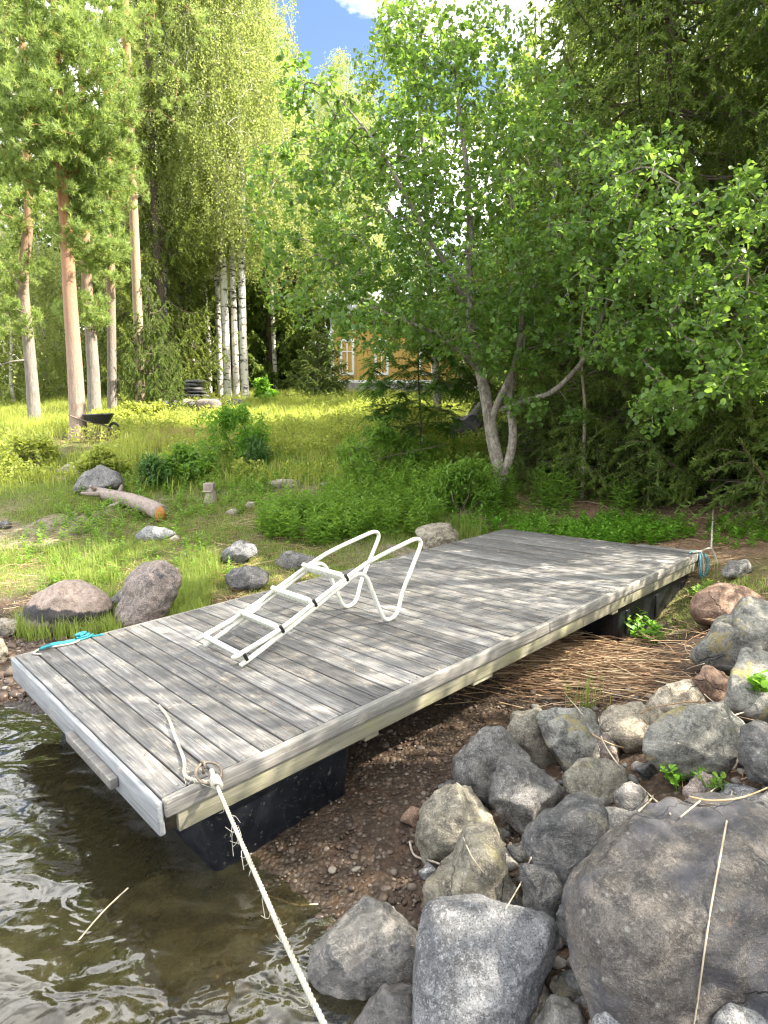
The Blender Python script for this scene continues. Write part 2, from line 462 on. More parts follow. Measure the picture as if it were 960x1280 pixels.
M['stonebase'] = plain('foundation_stone', (.27, .24, .22), .9, .2, .35, 4, 0, .5)
M['barrow'] = plain('dark_steel', (.045, .045, .05), .5, .4, .3, 20)
def glass():
    n = NT('window_glass'); return n.done(n.bsdf((.05, .06, .07), .08, .6))
M['glass'] = glass()

def rock_mat(name, ca, cb, cd, speck=.5, lichen=None, lich_amt=.62, stain=None, wet=False):
    n = NT(name)
    oi = n.n('ShaderNodeObjectInfo').outputs['Random']
    off = n.n('ShaderNodeCombineXYZ', {0: n.math('MULTIPLY', oi, 31.0), 1: n.math('MULTIPLY', oi, 57.0), 2: n.math('MULTIPLY', oi, 13.0)}).outputs[0]
    v = n.co((1, 1, 1), 'Object', off)
    big = n.noise(v, 4.0, 8, .68, .8); mid = n.noise(v, 15, 8, .74, .6); fin = n.noise(v, 75, 5, .8); gr = n.noise(v, 190, 2, .6)
    blot = n.noise(n.co((1, 1, 2.2), 'Object', off), 7.5, 7, .72, 1.2)
    c = n.mix(n.ramp(big, [(.36, 0.), (.62, 1.)]), ca, cb)
    c = n.mix(n.ramp(blot, [(.50, 0.), (.62, .8)]), c, [min(1, x * 1.45) for x in cb])
    c = n.mix(n.ramp(mid, [(.40, .9), (.54, 0.)]), c, cd)
    c = n.mix(n.math('MULTIPLY', n.ramp(fin, [(.52, 0.), (.64, 1.)]), speck), c, [min(1, x * 1.9 + .08) for x in cb])
    c = n.mix(n.math('MULTIPLY', n.ramp(gr, [(.38, 1.), (.46, 0.)]), speck), c, [x * .35 for x in cd])
    sp = n.n('ShaderNodeTexVoronoi', {'Vector': n.co((1, 1, 1), 'Object', off), 'Scale': 19.0, 'Randomness': 1.0}).outputs['Distance']
    sp = n.math('ADD', sp, n.math('MULTIPLY', n.math('SUBTRACT', fin, .5), .25))
    c = n.mix(n.math('MULTIPLY', n.ramp(sp, [(.10, .45), (.17, 0.)]), n.ramp(big, [(.50, 0.), (.58, 1.)])), c, (.50, .50, .46))
    if stain:
        c = n.mix(n.ramp(n.noise(v, 2.4, 6, .65, .6), [(.48, 0.), (.60, .85)]), c, stain)
    if lichen:
        ln = n.noise(v, 6.5, 6, .70, .8)
        c = n.mix(n.ramp(ln, [(lich_amt - .06, 0.), (lich_amt + .02, .85)]), c, lichen)
    wv = n.n('ShaderNodeVectorMath', {0: v, 1: n.n('ShaderNodeVectorMath', {0: n.n('ShaderNodeTexNoise', {'Vector': v, 'Scale': 5.0, 'Detail': 4}).outputs['Color'], 'Scale': .22}, operation='SCALE').outputs[0]}, operation='ADD').outputs[0]
    ck = n.n('ShaderNodeTexVoronoi', {'Vector': wv, 'Scale': 2.6}, feature='DISTANCE_TO_EDGE').outputs['Distance']
    ckm = n.math('MULTIPLY', n.ramp(ck, [(.0, 1.), (.012, 0.)]), n.ramp(n.noise(v, 3.1, 3), [(.56, 0.), (.66, .8)]))
    c = n.mix(n.math('MULTIPLY', ckm, .8), c, [x * .3 for x in cd])
    c = n.mix(1.0, c, n.ramp(oi, [(0., (.70, .70, .71)), (.5, (.84, .84, .83)), (1., (.96, .96, .96))]), 'MULTIPLY')
    hh = n.math('ADD', n.math('MULTIPLY', mid, 1.0), n.math('ADD', n.math('MULTIPLY', fin, .40), n.math('SUBTRACT', n.math('MULTIPLY', blot, .8), n.math('MULTIPLY', ckm, .9))))
    return n.done(n.bsdf(c, n.ramp(big, [(.35, .18), (.65, .42)]) if wet else n.ramp(mid, [(.3, .5), (.7, .85)]), .5 if wet else .3, n.bump(hh, .85, .022)))
M['r_grey'] = rock_mat('grey_granite', (0.152, 0.144, 0.133), (0.232, 0.218, 0.201), (0.068, 0.065, 0.061), .5, (0.272, 0.242, 0.167), .68)
M['r_blue'] = rock_mat('blue_grey_granite', (0.168, 0.168, 0.167), (0.288, 0.285, 0.281), (0.096, 0.095, 0.097), .65)
M['r_dark'] = rock_mat('dark_granite', (0.084, 0.082, 0.082), (0.148, 0.142, 0.135), (0.038, 0.038, 0.040), .4, (0.208, 0.195, 0.152), .68)
M['r_tan'] = rock_mat('tan_granite', (0.180, 0.160, 0.122), (0.280, 0.254, 0.198), (0.088, 0.078, 0.061), .4, (0.304, 0.273, 0.152), .64)
M['r_pink'] = rock_mat('pink_granite', (.24, .185, .155), (.36, .29, .245), (.10, .085, .08), .55, (.07, .07, .075), .64)
M['r_brown'] = rock_mat('reddish_granite', (0.208, 0.121, 0.076), (0.296, 0.195, 0.137), (0.104, 0.062, 0.046), .4)
M['r_lichen'] = rock_mat('lichen_granite', (0.176, 0.168, 0.144), (0.264, 0.254, 0.220), (0.080, 0.076, 0.068), .4, (0.320, 0.257, 0.091), .62)
M['r_boulder'] = rock_mat('boulder_granite', (.108, .095, .084), (.165, .145, .125), (.062, .054, .049), .5, (.28, .21, .17), .70, (.082, .082, .094))
M['r_wet'] = rock_mat('wet_granite', (.12, .115, .11), (.21, .19, .165), (.06, .058, .055), .4, None, .6, None, True)
M['r_cream'] = rock_mat('cream_granite', (0.288, 0.242, 0.179), (0.416, 0.367, 0.285), (0.128, 0.101, 0.072), .4)

def banded():
    n = NT('pink_banded_granite'); v = n.co((1, 1, 1)); big = n.noise(v, 6, 7, .7, .5); mid = n.noise(v, 22, 6, .75, .4); fin = n.noise(v, 90, 4, .8)
    c = n.mix(n.ramp(mid, [(.36, 0.), (.62, 1.)]), (.20, .13, .10), (.40, .315, .25)); c = n.mix(n.ramp(fin, [(.5, 0.), (.64, .7)]), c, (.46, .39, .33))
    z = n.n('ShaderNodeSeparateXYZ', {0: n.n('ShaderNodeTexCoord').outputs['Object']}).outputs[2]
    zz = n.math('ADD', z, n.math('MULTIPLY', n.math('SUBTRACT', big, .5), .22))
    band = n.ramp(n.n('ShaderNodeMapRange', {0: zz, 1: -.2, 2: .2}).outputs[0], [(.26, 0.), (.33, 1.), (.57, 1.), (.63, 0.)])
    low = n.ramp(n.n('ShaderNodeMapRange', {0: zz, 1: -.2, 2: .2}).outputs[0], [(.28, 1.), (.36, 0.)])
    c = n.mix(low, c, (.26, .22, .165)); c = n.mix(n.math('MULTIPLY', band, .93), c, n.mix(fin, (.006, .007, .009), (.035, .035, .037)))
    return n.done(n.bsdf(c, .75, .3, n.bump(n.math('ADD', mid, n.math('MULTIPLY', fin, .4)), .8, .02)))
M['r_band'] = banded()
# ------------------------------------------------------------------ the ground sheet and the lake
def _axis(a0, a1, fine, f0, f1, grow=1.12):
    c = list(np.arange(f0, f1, fine)); st = fine; v = f1
    while v < a1: c.append(v); st *= grow; v += st
    c.append(a1); st = fine; v = f0 - fine; lo = []
    while v > a0: lo.append(v); st *= grow; v -= st
    lo.append(a0)
    return np.array(lo[::-1] + c)
gx = _axis(-300, 300, .055, -5.5, 5.2); gy = _axis(-60, 600, .055, .6, 12.5)
GX, GY = np.meshgrid(gx, gy)
def ss(a, b, x):
    t = np.clip((x - a) / (b - a), 0, 1); return t * t * (3 - 2 * t)
gz = hgt(GX.ravel(), GY.ravel())
_gxf, _gyf = GX.ravel(), GY.ravel()
_nb = fbm2(_gxf * 1.3, _gyf * 1.3, 4, 21)
W_gravel = 1 - ss(.13, .26, gz + _nb * .05)
W_gravel = np.maximum(W_gravel, ss(.2, .5, _gxf + _nb * .2) * (1 - ss(5.0, 6.0, _gyf + _nb * .4)))
W_litter = ss(1.9, 3.2, _gxf + _nb * .5) * ss(5.6, 6.6, _gyf + _nb * .4) * (1 - ss(13.5, 16, _gyf + _nb)) 
_lf = (1 - ss(4, 7, _gyf)) * ss(3.0, 4.0, _gxf)
W_litter = np.maximum(W_litter, _lf)
W_bare = ss(.22, .6, fbm2(_gxf * .9, _gyf * .9, 4, 33)) * (1 - ss(11, 13, _gyf))
gz = gz + W_gravel * (fbm2(_gxf * 14, _gyf * 14, 3, 5) * .012)
ny, nx = GX.shape
ii = (np.arange(ny - 1)[:, None] * nx + np.arange(nx - 1)[None]).ravel()
ground_F = np.stack([ii, ii + 1, ii + nx + 1, ii + nx], -1)
def ground_mat():
    n = NT('ground_soil')
    v = n.co((1, 1, 1))
    big = n.noise(v, 1.4, 6, .65); mid = n.noise(v, 9, 6, .7, .4); fin = n.noise(v, 60, 4, .75)
    peb = n.n('ShaderNodeTexVoronoi', {'Vector': v, 'Scale': 42.0}); pd = peb.outputs['Distance']; pc = peb.outputs['Color']
    pr = n.n('ShaderNodeSeparateColor', {0: pc}).outputs[0]
    grav = n.ramp(pr, [(0., (.028, .018, .012)), (.35, (.050, .034, .023)), (.6, (.082, .058, .039)), (.85, (.12, .088, .062)), (1., (.21, .175, .135))])
    grav = n.mix(n.ramp(pd, [(.25, 0.), (.6, .8)]), grav, (.04, .026, .016))
    grav = n.mix(n.ramp(mid, [(.48, 0.), (.62, .85)]), grav, (.085, .050, .028))
    z = n.n('ShaderNodeSeparateXYZ', {0: n.n('ShaderNodeNewGeometry').outputs['Position']}).outputs[2]
    mud = n.mix(n.ramp(mid, [(.35, 0.), (.7, 1.)]), (.06, .046, .020), (.115, .09, .044))
    lowz = n.n('ShaderNodeMapRange', {0: z, 1: -.10, 2: .03, 3: 1., 4: 0.}).outputs[0]
    grav = n.mix(lowz, grav, mud)
    soil = n.mix(n.ramp(mid, [(.35, 0.), (.65, 1.)]), (.075, .085, .022), (.13, .15, .035))
    soil = n.mix(n.ramp(big, [(.45, 0.), (.62, .8)]), soil, (.15, .12, .065))
    bare = n.mix(n.ramp(fin, [(.4, 0.), (.65, 1.)]), (.16, .12, .085), (.34, .28, .21))
    soil = n.mix(n.math('MULTIPLY', n.attr('bare').outputs['Fac'], n.ramp(mid, [(.38, 0.), (.55, 1.)])), soil, bare)
    lit = n.mix(n.ramp(n.noise(n.co((1, 1, 1)), 30, 5, .8, .8), [(.35, 0.), (.65, 1.)]), (.13, .075, .045), (.36, .235, .15))
    lit = n.mix(n.ramp(mid, [(.5, 0.), (.65, .7)]), lit, (.085, .05, .035))
    c = n.mix(n.attr('litter').outputs['Fac'], soil, lit)
    c = n.mix(n.attr('gravel').outputs['Fac'], c, grav)
    wet = n.n('ShaderNodeMapRange', {0: n.math('ADD', z, n.math('MULTIPLY', n.math('SUBTRACT', big, .5), .10)), 1: .015, 2: .085, 3: 1., 4: 0.}).outputs[0]
    c = n.mix(n.math('MULTIPLY', wet, .55), c, n.mix(1.0, c, (.40, .37, .34), 'MULTIPLY'))
    rough = n.n('ShaderNodeMapRange', {0: wet, 3: .9, 4: .35}).outputs[0]
    hh = n.math('ADD', n.math('MULTIPLY', mid, .8), n.math('SUBTRACT', n.math('MULTIPLY', fin, .5), n.math('MULTIPLY', pd, .6)))
    return n.done(n.bsdf(c, rough, .3, n.bump(hh, .8, .025)))
ground = mk('ground', np.stack([_gxf, _gyf, gz], -1), ground_F, ground_mat(), smooth=True)
for nm, w in (('gravel', W_gravel), ('litter', W_litter), ('bare', W_bare)):
    at = ground.data.attributes.new(nm, 'FLOAT', 'POINT'); at.data.foreach_set('value', w.astype(np.float32))
tag(ground, kind='structure')

def water_mat():
    n = NT('lake_water')
    v = n.co((1, 1, 1))
    b = n.math('ADD', n.noise(n.co((1, 1.5, 1)), 4.5, 2, .45, .8), n.math('MULTIPLY', n.noise(v, 15, 1, .5, .4), .12))
    nb = n.bump(b, .20, .06)
    gl = n.n('ShaderNodeBsdfGlossy', {'Color': (1, 1, 1, 1), 'Roughness': .02, 'Normal': nb}).outputs[0]
    tr = n.n('ShaderNodeBsdfTransparent', {'Color': (.64, .58, .38, 1)}).outputs[0]
    df = n.n('ShaderNodeBsdfDiffuse', {'Color': (.052, .047, .024, 1)}).outputs[0]
    body = n.n('ShaderNodeMixShader', {0: .34, 1: tr, 2: df}).outputs[0]
    fr = n.n('ShaderNodeFresnel', {'IOR': 1.36, 'Normal': nb}).outputs[0]
    fr = n.math('MINIMUM', n.math('MULTIPLY', fr, 1.6), 1.0)
    return n.done(n.n('ShaderNodeMixShader', {0: fr, 1: body, 2: gl}).outputs[0])
wx = _axis(-300, 30, .035, -4.6, .8); wy = _axis(-60, 30, .035, .9, 5.6)
WX, WY = np.meshgrid(wx, wy); _wx, _wy = WX.ravel(), WY.ravel()
_u = _wx + .10 * fbm2(_wx * 1.1, _wy * 1.1, 2, 71); _v = _wy + .10 * fbm2(_wx * 1.1 + 9, _wy * 1.1, 2, 72)
_amp = (.35 + .65 * ss(-.1, -1.4, _wx)) * (1 - ss(25, 60, np.hypot(_wx, _wy)))
wz = .0095 * fbm2(_u * 2.6 + _v * 1.0, _v * 4.4 - _u * .8, 2, 73, .35) + .0018 * fbm2(_u * 6.5, _v * 9, 2, 74, .35)
wz = wz * _amp
ny, nx = WX.shape
ii = (np.arange(ny - 1)[:, None] * nx + np.arange(nx - 1)[None]).ravel()
water = mk('water', np.stack([_wx, _wy, wz], -1), np.stack([ii, ii + 1, ii + nx + 1, ii + nx], -1), water_mat(), smooth=True)
tag(water, kind='structure')

# ------------------------------------------------------------------ the dock, in its own axes: s along, t across, u up
DO = np.array([-.917, 2.4, .502]); DA = np.array([.72774, .68459, .04153]); DN = np.array([-.68446, .72879, -.01953])
DM = np.cross(DA, DN); DN = np.cross(DM, DA)
def dk(s, t, u=0.0): return DO + s * DA + t * DN + u * DM
dock = empty('floating_dock')
dock.matrix_world = Matrix(((DA[0], DN[0], DM[0], DO[0]), (DA[1], DN[1], DM[1], DO[1]), (DA[2], DN[2], DM[2], DO[2]), (0, 0, 0, 1)))
tag(dock, 'weathered grey plank dock on black plastic floats, half drawn up on the shore', 'dock')
DL, DW = 5.72, 2.4
b = MB(); nb_ = 46; pitch = DL / nb_
for i in range(nb_):
    s0 = i * pitch + .0045; s1 = (i + 1) * pitch - .0055
    dz = rng.normal() * .0012; cuts = [.03, DW]
    if i in (3, 8, 13, 19, 24, 30, 37): cuts = [.03, .80 if i % 2 else 1.6, DW]
    for q in range(len(cuts) - 1):
        r = rng.random()
        b.box((s0, cuts[q] + (.0015 if q else 0), -.028), (s1, cuts[q + 1] - (.0015 if q < len(cuts) - 2 else 0), dz), .004, r)
b.build('decking', M['deck'], dock)
b = MB()
for i in range(nb_):
    for t in (.06, .82, 1.62, DW - .055):
        for s in (i * pitch + .030, i * pitch + .094):
            b.tube([(s + rng.normal() * .002, t + rng.normal() * .004, -.004), (s, t, .0022)], .0052, 6)
tag(b.build('screw_heads', M['iron'], dock), kind='stuff')
b = MB()
for s0, s1 in ((.0, 2.9), (2.904, DL)): b.box((s0, -.016, -.078), (s1, .026, .003), .010)
b.build('edge_board', M['edge'], dock)
b = MB()
for s0, s1 in ((.055, 3.4), (3.404, DL - .03)): b.box((s0, .0, -.172), (s1, .028, -.0805), .003)
b.build('skirt_board', M['skirt'], dock)
b = MB()
for s0, s1 in ((.0, 2.6), (2.604, DL)): b.box((s0, DW + .003, -.16), (s1, DW + .03, -.004), .003)
b.build('rear_edge_board', M['edge'], dock)
b = MB(); b.box((-.030, .0, -.155), (-.001, DW, -.003), .008); b.build('end_board', M['endboard'], dock)
b = MB(); b.box((DL + .002, .0, -.155), (DL + .03, DW, -.004), .008); b.box((DL - .10, .04, .002), (DL - .01, .62, .022), .004); b.build('shore_end_board', M['edge'], dock)
b = MB(); b.box((-.072, .43, -.110), (-.032, 1.08, -.058), .005); b.build('bumper_board', M['edge'], dock)
b = MB()
for t in (.032, .8, 1.6, DW - .08): b.box((.012, t, -.165), (DL - .02, t + .05, -.030), 0)
b.build('joist', M['plank_dark'], dock)
for s in (2.05, 3.9, 1.12):
    b = MB(); b.box((s, .012, -.205), (s + .20 if s == 2.05 else s + .10, DW - .1, -.174), .003); b.build('cross_beam', M['skirt'], dock)
def dock_float(s0, s1, t0, t1, u0, u1, taper, ribs=True):
    bm = bmesh.new(); bmesh.ops.create_cube(bm, size=1)
    for v in bm.verts:
        k = taper if v.co.z < 0 else 0
        x = s0 if v.co.x < 0 else s1; y = t0 if v.co.y < 0 else t1
        v.co = Vector((x + (k if v.co.x < 0 else -k), y + (k * .6 if v.co.y < 0 else -k * .6), u0 if v.co.z < 0 else u1))
    bmesh.ops.bevel(bm, geom=bm.edges[:], offset=.045, segments=4, profile=.5, affect='EDGES')
    me = bpy.data.meshes.new('float'); bm.to_mesh(me); bm.free()
    for p in me.polygons: p.use_smooth = True
    me.materials.append(M['float'])
    o = bpy.data.objects.new('float', me); COL.objects.link(o); o.parent = dock
    b = MB()                       # moulded rim and side ribs
    b.box((s0 - .008, t0 - .008, u1 - .03), (s1 + .008, t1 + .008, u1 - .006), .006)
    for k in (np.linspace(s0 + .18, s1 - .18, 3) if ribs else ()): b.box((k - .03, t0 - .006, u0 + .12), (k + .03, t0 + .05, u1 - .09), .005)
    rim = b.build('moulded_rim', M['float'], o)
    return o
dock_float(.19, 1.06, .05, 2.28, -.62, -.180, .05, False)
dock_float(4.10, 5.66, .06, 2.28, -.60, -.173, .02)
# mooring ring with its eye bolt
b = MB(); a = np.linspace(0, 2 * np.pi, 29)[:-1]
cx, cy, cz, rr = .215, .012, .030, .055
b.tube(np.stack([cx + rr * np.cos(a), cy + rr * .93 * np.sin(a), cz + rr * .42 * np.sin(a) - .006], -1), .0065, 8, closed=True)
ring = b.build('mooring_ring', M['iron'], dock, smooth=True)
b = MB(); aa = np.linspace(-.3, np.pi + .3, 12)
b.tube(np.stack([.215 + 0 * aa, .062 + .017 * np.cos(aa), .036 + .022 * np.sin(aa)], -1), .006, 8)
b.tube([(.215, .062, -.01), (.215, .062, .03)], .008, 8); b.build('eye_bolt', M['iron'], ring, smooth=True)

# ------------------------------------------------------------------ the bathing ladder lying on the deck
lad = empty('bathing_ladder'); lad.matrix_world = dock.matrix_world @ Matrix.Translation((.925, .954, 0)) @ Matrix.Rotation(R(-1.9), 4, 'Z')
tag(lad, 'white tubular bathing ladder lying upside down on the grey deck planks', 'ladder')
LW = .50; TR = .0165
prof = [(.0, .034), (.33, .163), (.62, .285), (.80, .362), (.925, .414), (.975, .424), (1.018, .41), (1.06, .362), (1.115, .225), (1.165, .10), (1.20, .035), (1.25, .0165), (1.305, .030), (1.345, .075),
        (1.40, .20), (1.48, .33), (1.575, .475), (1.607, .535), (1.595, .572), (1.545, .585), (1.45, .570), (1.25, .532), (1.09, .496), (1.01, .472), (.90, .432), (.62, .318), (.3, .190), (-.055, .046 + .07 * .65)]
prof[-1] = (-.05, .095)
for t in (0.0, LW):
    P = smoothpath([(x, t, z) for x, z in prof], 5)
    b = MB(); b.tube(P, TR, 10); b.build('side_rail', M['white'], lad, smooth=True)
def on_low(x): return np.interp(x, [p[0] for p in prof[:5]], [p[1] for p in prof[:5]])
for k, x in enumerate((.035, .31, .58, .86)):
    z = on_low(x) + .038
    sl = math.atan2(.40, .95)
    Mx = np.array(Matrix.Translation((x - .01, 0, z)) @ Matrix.Rotation(-sl + R(70), 4, 'Y'))
    b = MB(); b.box((-.044, .012, -.015), (.044, LW - .012, .015), .005, M=Mx)
    tr = b.build('tread', M['tread'], lad)
    for t in (-.019, LW + .001):
        Mc = np.array(Matrix.Translation((x, t, z)) @ Matrix.Rotation(-sl, 4, 'Y'))
        b = MB(); b.box((-.010, 0, -.030), (.010, .018, .026), .003, M=Mc); b.build('clip', M['black'], tr)

# ------------------------------------------------------------------ ropes
def twisted(name, P, rad, mat, strands=3, pitch=.055, sub=10, parent=None, fray=0):
    P = smoothpath(P, sub)
    d = np.concatenate([[0], np.cumsum(np.linalg.norm(np.diff(P, axis=0), axis=1))])
    L = d[-1]; n = int(L / (pitch / 8)); q = np.linspace(0, L, n)
    Q = np.stack([np.interp(q, d, P[:, k]) for k in range(3)], -1)
    T = nrm(np.gradient(Q, axis=0)); X = nrm(np.cross(T, np.array([.13, .2, 1.0]))); Y = np.cross(T, X)
    b = MB()
    for s in range(strands):
        a = q / pitch * 2 * np.pi + s * 2 * np.pi / strands
        b.tube(Q + rad * .52 * (X * np.cos(a)[:, None] + Y * np.sin(a)[:, None]), rad * .56, 6, r=.3 + .2 * s)
    for k in range(fray):
        i = rng.integers(10, n - 10); st = Q[i]
        v = nrm(rng.normal(size=3)) * .02 + np.array([0, 0, -.012])
        v2 = v + T[i] * rng.uniform(-.05, .05)
        b.tube(smoothpath([st, st + v, st + v2 * 1.8 + np.array([0, 0, -.015])], 3), .0013, 4)
    return b.build(name, mat, parent, smooth=True)
ringp = dk(.213, -.045, .012)
far_end = atY(462, 1400, 1.12); far_end[2] = h1(far_end[0], far_end[1]) + .12
anch = atY(405, 1280, 1.36)
mid = (ringp + anch) / 2 + np.array([0, 0, -.012])
rope = twisted('mooring_rope', [dk(.352, .848, .014), dk(.345, .78, .013), dk(.325, .66, .013), dk(.272, .484, .013), dk(.232, .34, .013), dk(.19, .2, .013), dk(.140, .09, .014), dk(.150, .02, .016),
                                dk(.185, -.022, .008), ringp, ringp * .82 + mid * .18 + np.array([0, 0, -.004]), mid, anch, anch * 2 - mid + np.array([.02, .05, .0]), anch * 2 - mid + np.array([.06, -.02, -.25])], .0083, M['rope'], fray=60)
tag(rope, 'thick pale twisted rope tied to the mooring ring at the dock corner', 'rope')
kb = MB()
K0 = dk(.218, -.028, .012); Dk = nrm(mid - ringp)
for k in range(4):
    c = K0 + Dk * (.012 + .017 * k); a = np.linspace(0, 2 * np.pi, 13)[:-1]
    X = nrm(np.cross(Dk, [0, 0, 1.0])); Y = np.cross(Dk, X); tl = rng.uniform(-.5, .5)
    kb.tube(c + .0155 * (X[None] * np.cos(a)[:, None] + Y[None] * np.sin(a)[:, None]) + Dk[None] * (.006 * np.cos(a + k))[:, None], .0095, 7, closed=True)
kb.tube(smoothpath([dk(.200, -.035, -.01), dk(.213, -.03, .03), dk(.222, .0, .035), dk(.226, .01, .01), dk(.222, -.03, .0)], 5), .0105, 7)
kn = kb.build('knot', M['rope'], rope, smooth=True)

def coil(name, centre, n, rad, axis1, axis2, tubr, mat, wob=.25, extra=None):
    b = MB()
    for k in range(n):
        a = np.linspace(0, 2 * np.pi, 17)[:-1]; r0 = rad * rng.uniform(1 - wob, 1 + wob * .6)
        off = rng.normal(size=3) * rad * .07
        w = 1 + .12 * np.sin(2 * a + rng.uniform(0, 6)); jig = np.cumsum(rng.normal(size=(16, 3)) * rad * .02, 0); jig -= np.linspace(0, 1, 16)[:, None] * jig[-1]
        b.tube(smoothpath(centre + off + jig + (r0 * w * np.cos(a))[:, None] * axis1 + (r0 * w * np.sin(a))[:, None] * axis2, 3, True), tubr, 6, closed=True, r=rng.random())
    for e in (extra or []): b.tube(smoothpath(e, 8), tubr, 6, r=rng.random())
    return b.build(name, mat, None, smooth=True)
# faded blue loops hung over the shore corner of the dock
b = MB()
for k in range(6):
    e = rng.normal(size=6) * .012; dpt = rng.uniform(.20, .34); w_ = rng.uniform(.03, .07)
    pts = [dk(5.60 + .02 * k, .05, .010), dk(5.70 + e[0], .0 + e[1], .016), dk(5.76 + w_ + e[2], -.04, -.05), dk(5.765 + w_ + e[3], -.06, -.6 * dpt), dk(5.72 + e[4], -.065, -dpt), dk(5.655 + e[5], -.05, -.72 * dpt), dk(5.68 + e[0], -.035, -.08), dk(5.69, -.015, .014), dk(5.63 + .02 * k, .03, .012)]
    b.tube(smoothpath(pts, 6), .0075, 6, r=rng.random())
o = b.build('rope_coil', M['blueropedull'], smooth=True)
tag(o, 'faded blue rope hung in loops over the shore corner of the dock', 'rope')
c2 = dk(.36, 2.385, .012)
b = MB()
for k, pts in enumerate(([(.16, 2.37), (.24, 2.40), (.33, 2.385), (.42, 2.40), (.50, 2.395), (.58, 2.36)], [(.14, 2.33), (.20, 2.36), (.28, 2.37), (.38, 2.36), (.47, 2.375), (.52, 2.40)], [(.40, 2.38), (.44, 2.41), (.49, 2.395), (.46, 2.37), (.41, 2.385), (.45, 2.405)], [(.42, 2.37), (.47, 2.40), (.44, 2.42), (.40, 2.40), (.44, 2.375)])):
    b.tube(smoothpath([dk(s, t, .012 + .008 * k + .01 * math.sin(9 * s + k)) for s, t in pts], 6), .0095, 7)
o = b.build('tied_rope', M['bluerope'], smooth=True)
tag(o, 'knotted turquoise rope on the far lakeside corner of the deck', 'rope')
b = MB(); b.tube(smoothpath([dk(.13, 2.27, .01), dk(.10, 2.33, .01), dk(.16, 2.39, .011), dk(.26, 2.35, .011), dk(.36, 2.33, .01), dk(.42, 2.37, .011)], 8), .007, 7)
o = b.build('grey_rope', M['rope'], smooth=True); tag(o, 'short grey rope end beside the knotted turquoise rope', 'rope')
# thin pale line from the shore corner up into the trees
top = atY(893.5, 601, 9.7)
b = MB(); pth = [dk(5.69, -.045, -.40), dk(5.735, -.05, -.2), dk(5.70, -.03, .01), dk(5.62, .02, .015), dk(5.66, .0, .02)]
b.tube(smoothpath(pth, 8), .0085, 6); lo_ = atY(889, 686, 6.42); b.tube(smoothpath([dk(5.62, .02, .015), dk(5.69, -.02, .02), lo_, atY(897, 705, 6.40), atY(899, 728, 6.38)], 6), .0085, 6); b.tube([lo_, top * .5 + lo_ * .5 + np.array([0, 0, -.01]), top, top + np.array([.15, .5, .05])], .0085, 6); o = b.build('shore_line', M['rope'], smooth=True)
tag(o, 'thin pale line stretched from the shore corner of the dock up to the spruce boughs', 'rope')
# ------------------------------------------------------------------ boulders and stones
def ico(sub):
    bm = bmesh.new(); bmesh.ops.create_icosphere(bm, subdivisions=sub, radius=1.0)
    V = np.array([v.co[:] for v in bm.verts]); F = np.array([[v.index for v in f.verts] for f in bm.faces]); bm.free(); return V, F
ICO = {k: ico(k) for k in (2, 3, 4, 5, 6)}
def poly_radius(poly, c, ang):
    P = np.asarray(poly, float) - c; Q = np.roll(P, -1, 0)
    d = np.stack([np.cos(ang), np.sin(ang)], -1); out = np.full(len(ang), 1e-3)
    for p, q in zip(P, Q):
        e = q - p; den = d[:, 0] * e[1] - d[:, 1] * e[0]
        den = np.where(np.abs(den) < 1e-9, 1e-9, den)
        t = (p[0] * e[1] - p[1] * e[0]) / den
        u = (p[0] * d[:, 1] - p[1] * d[:, 0]) / den
        ok = (u >= -1e-6) & (u <= 1 + 1e-6) & (t > 0)
        out = np.where(ok, np.maximum(out, t), out)
    return out
ROCKS = []
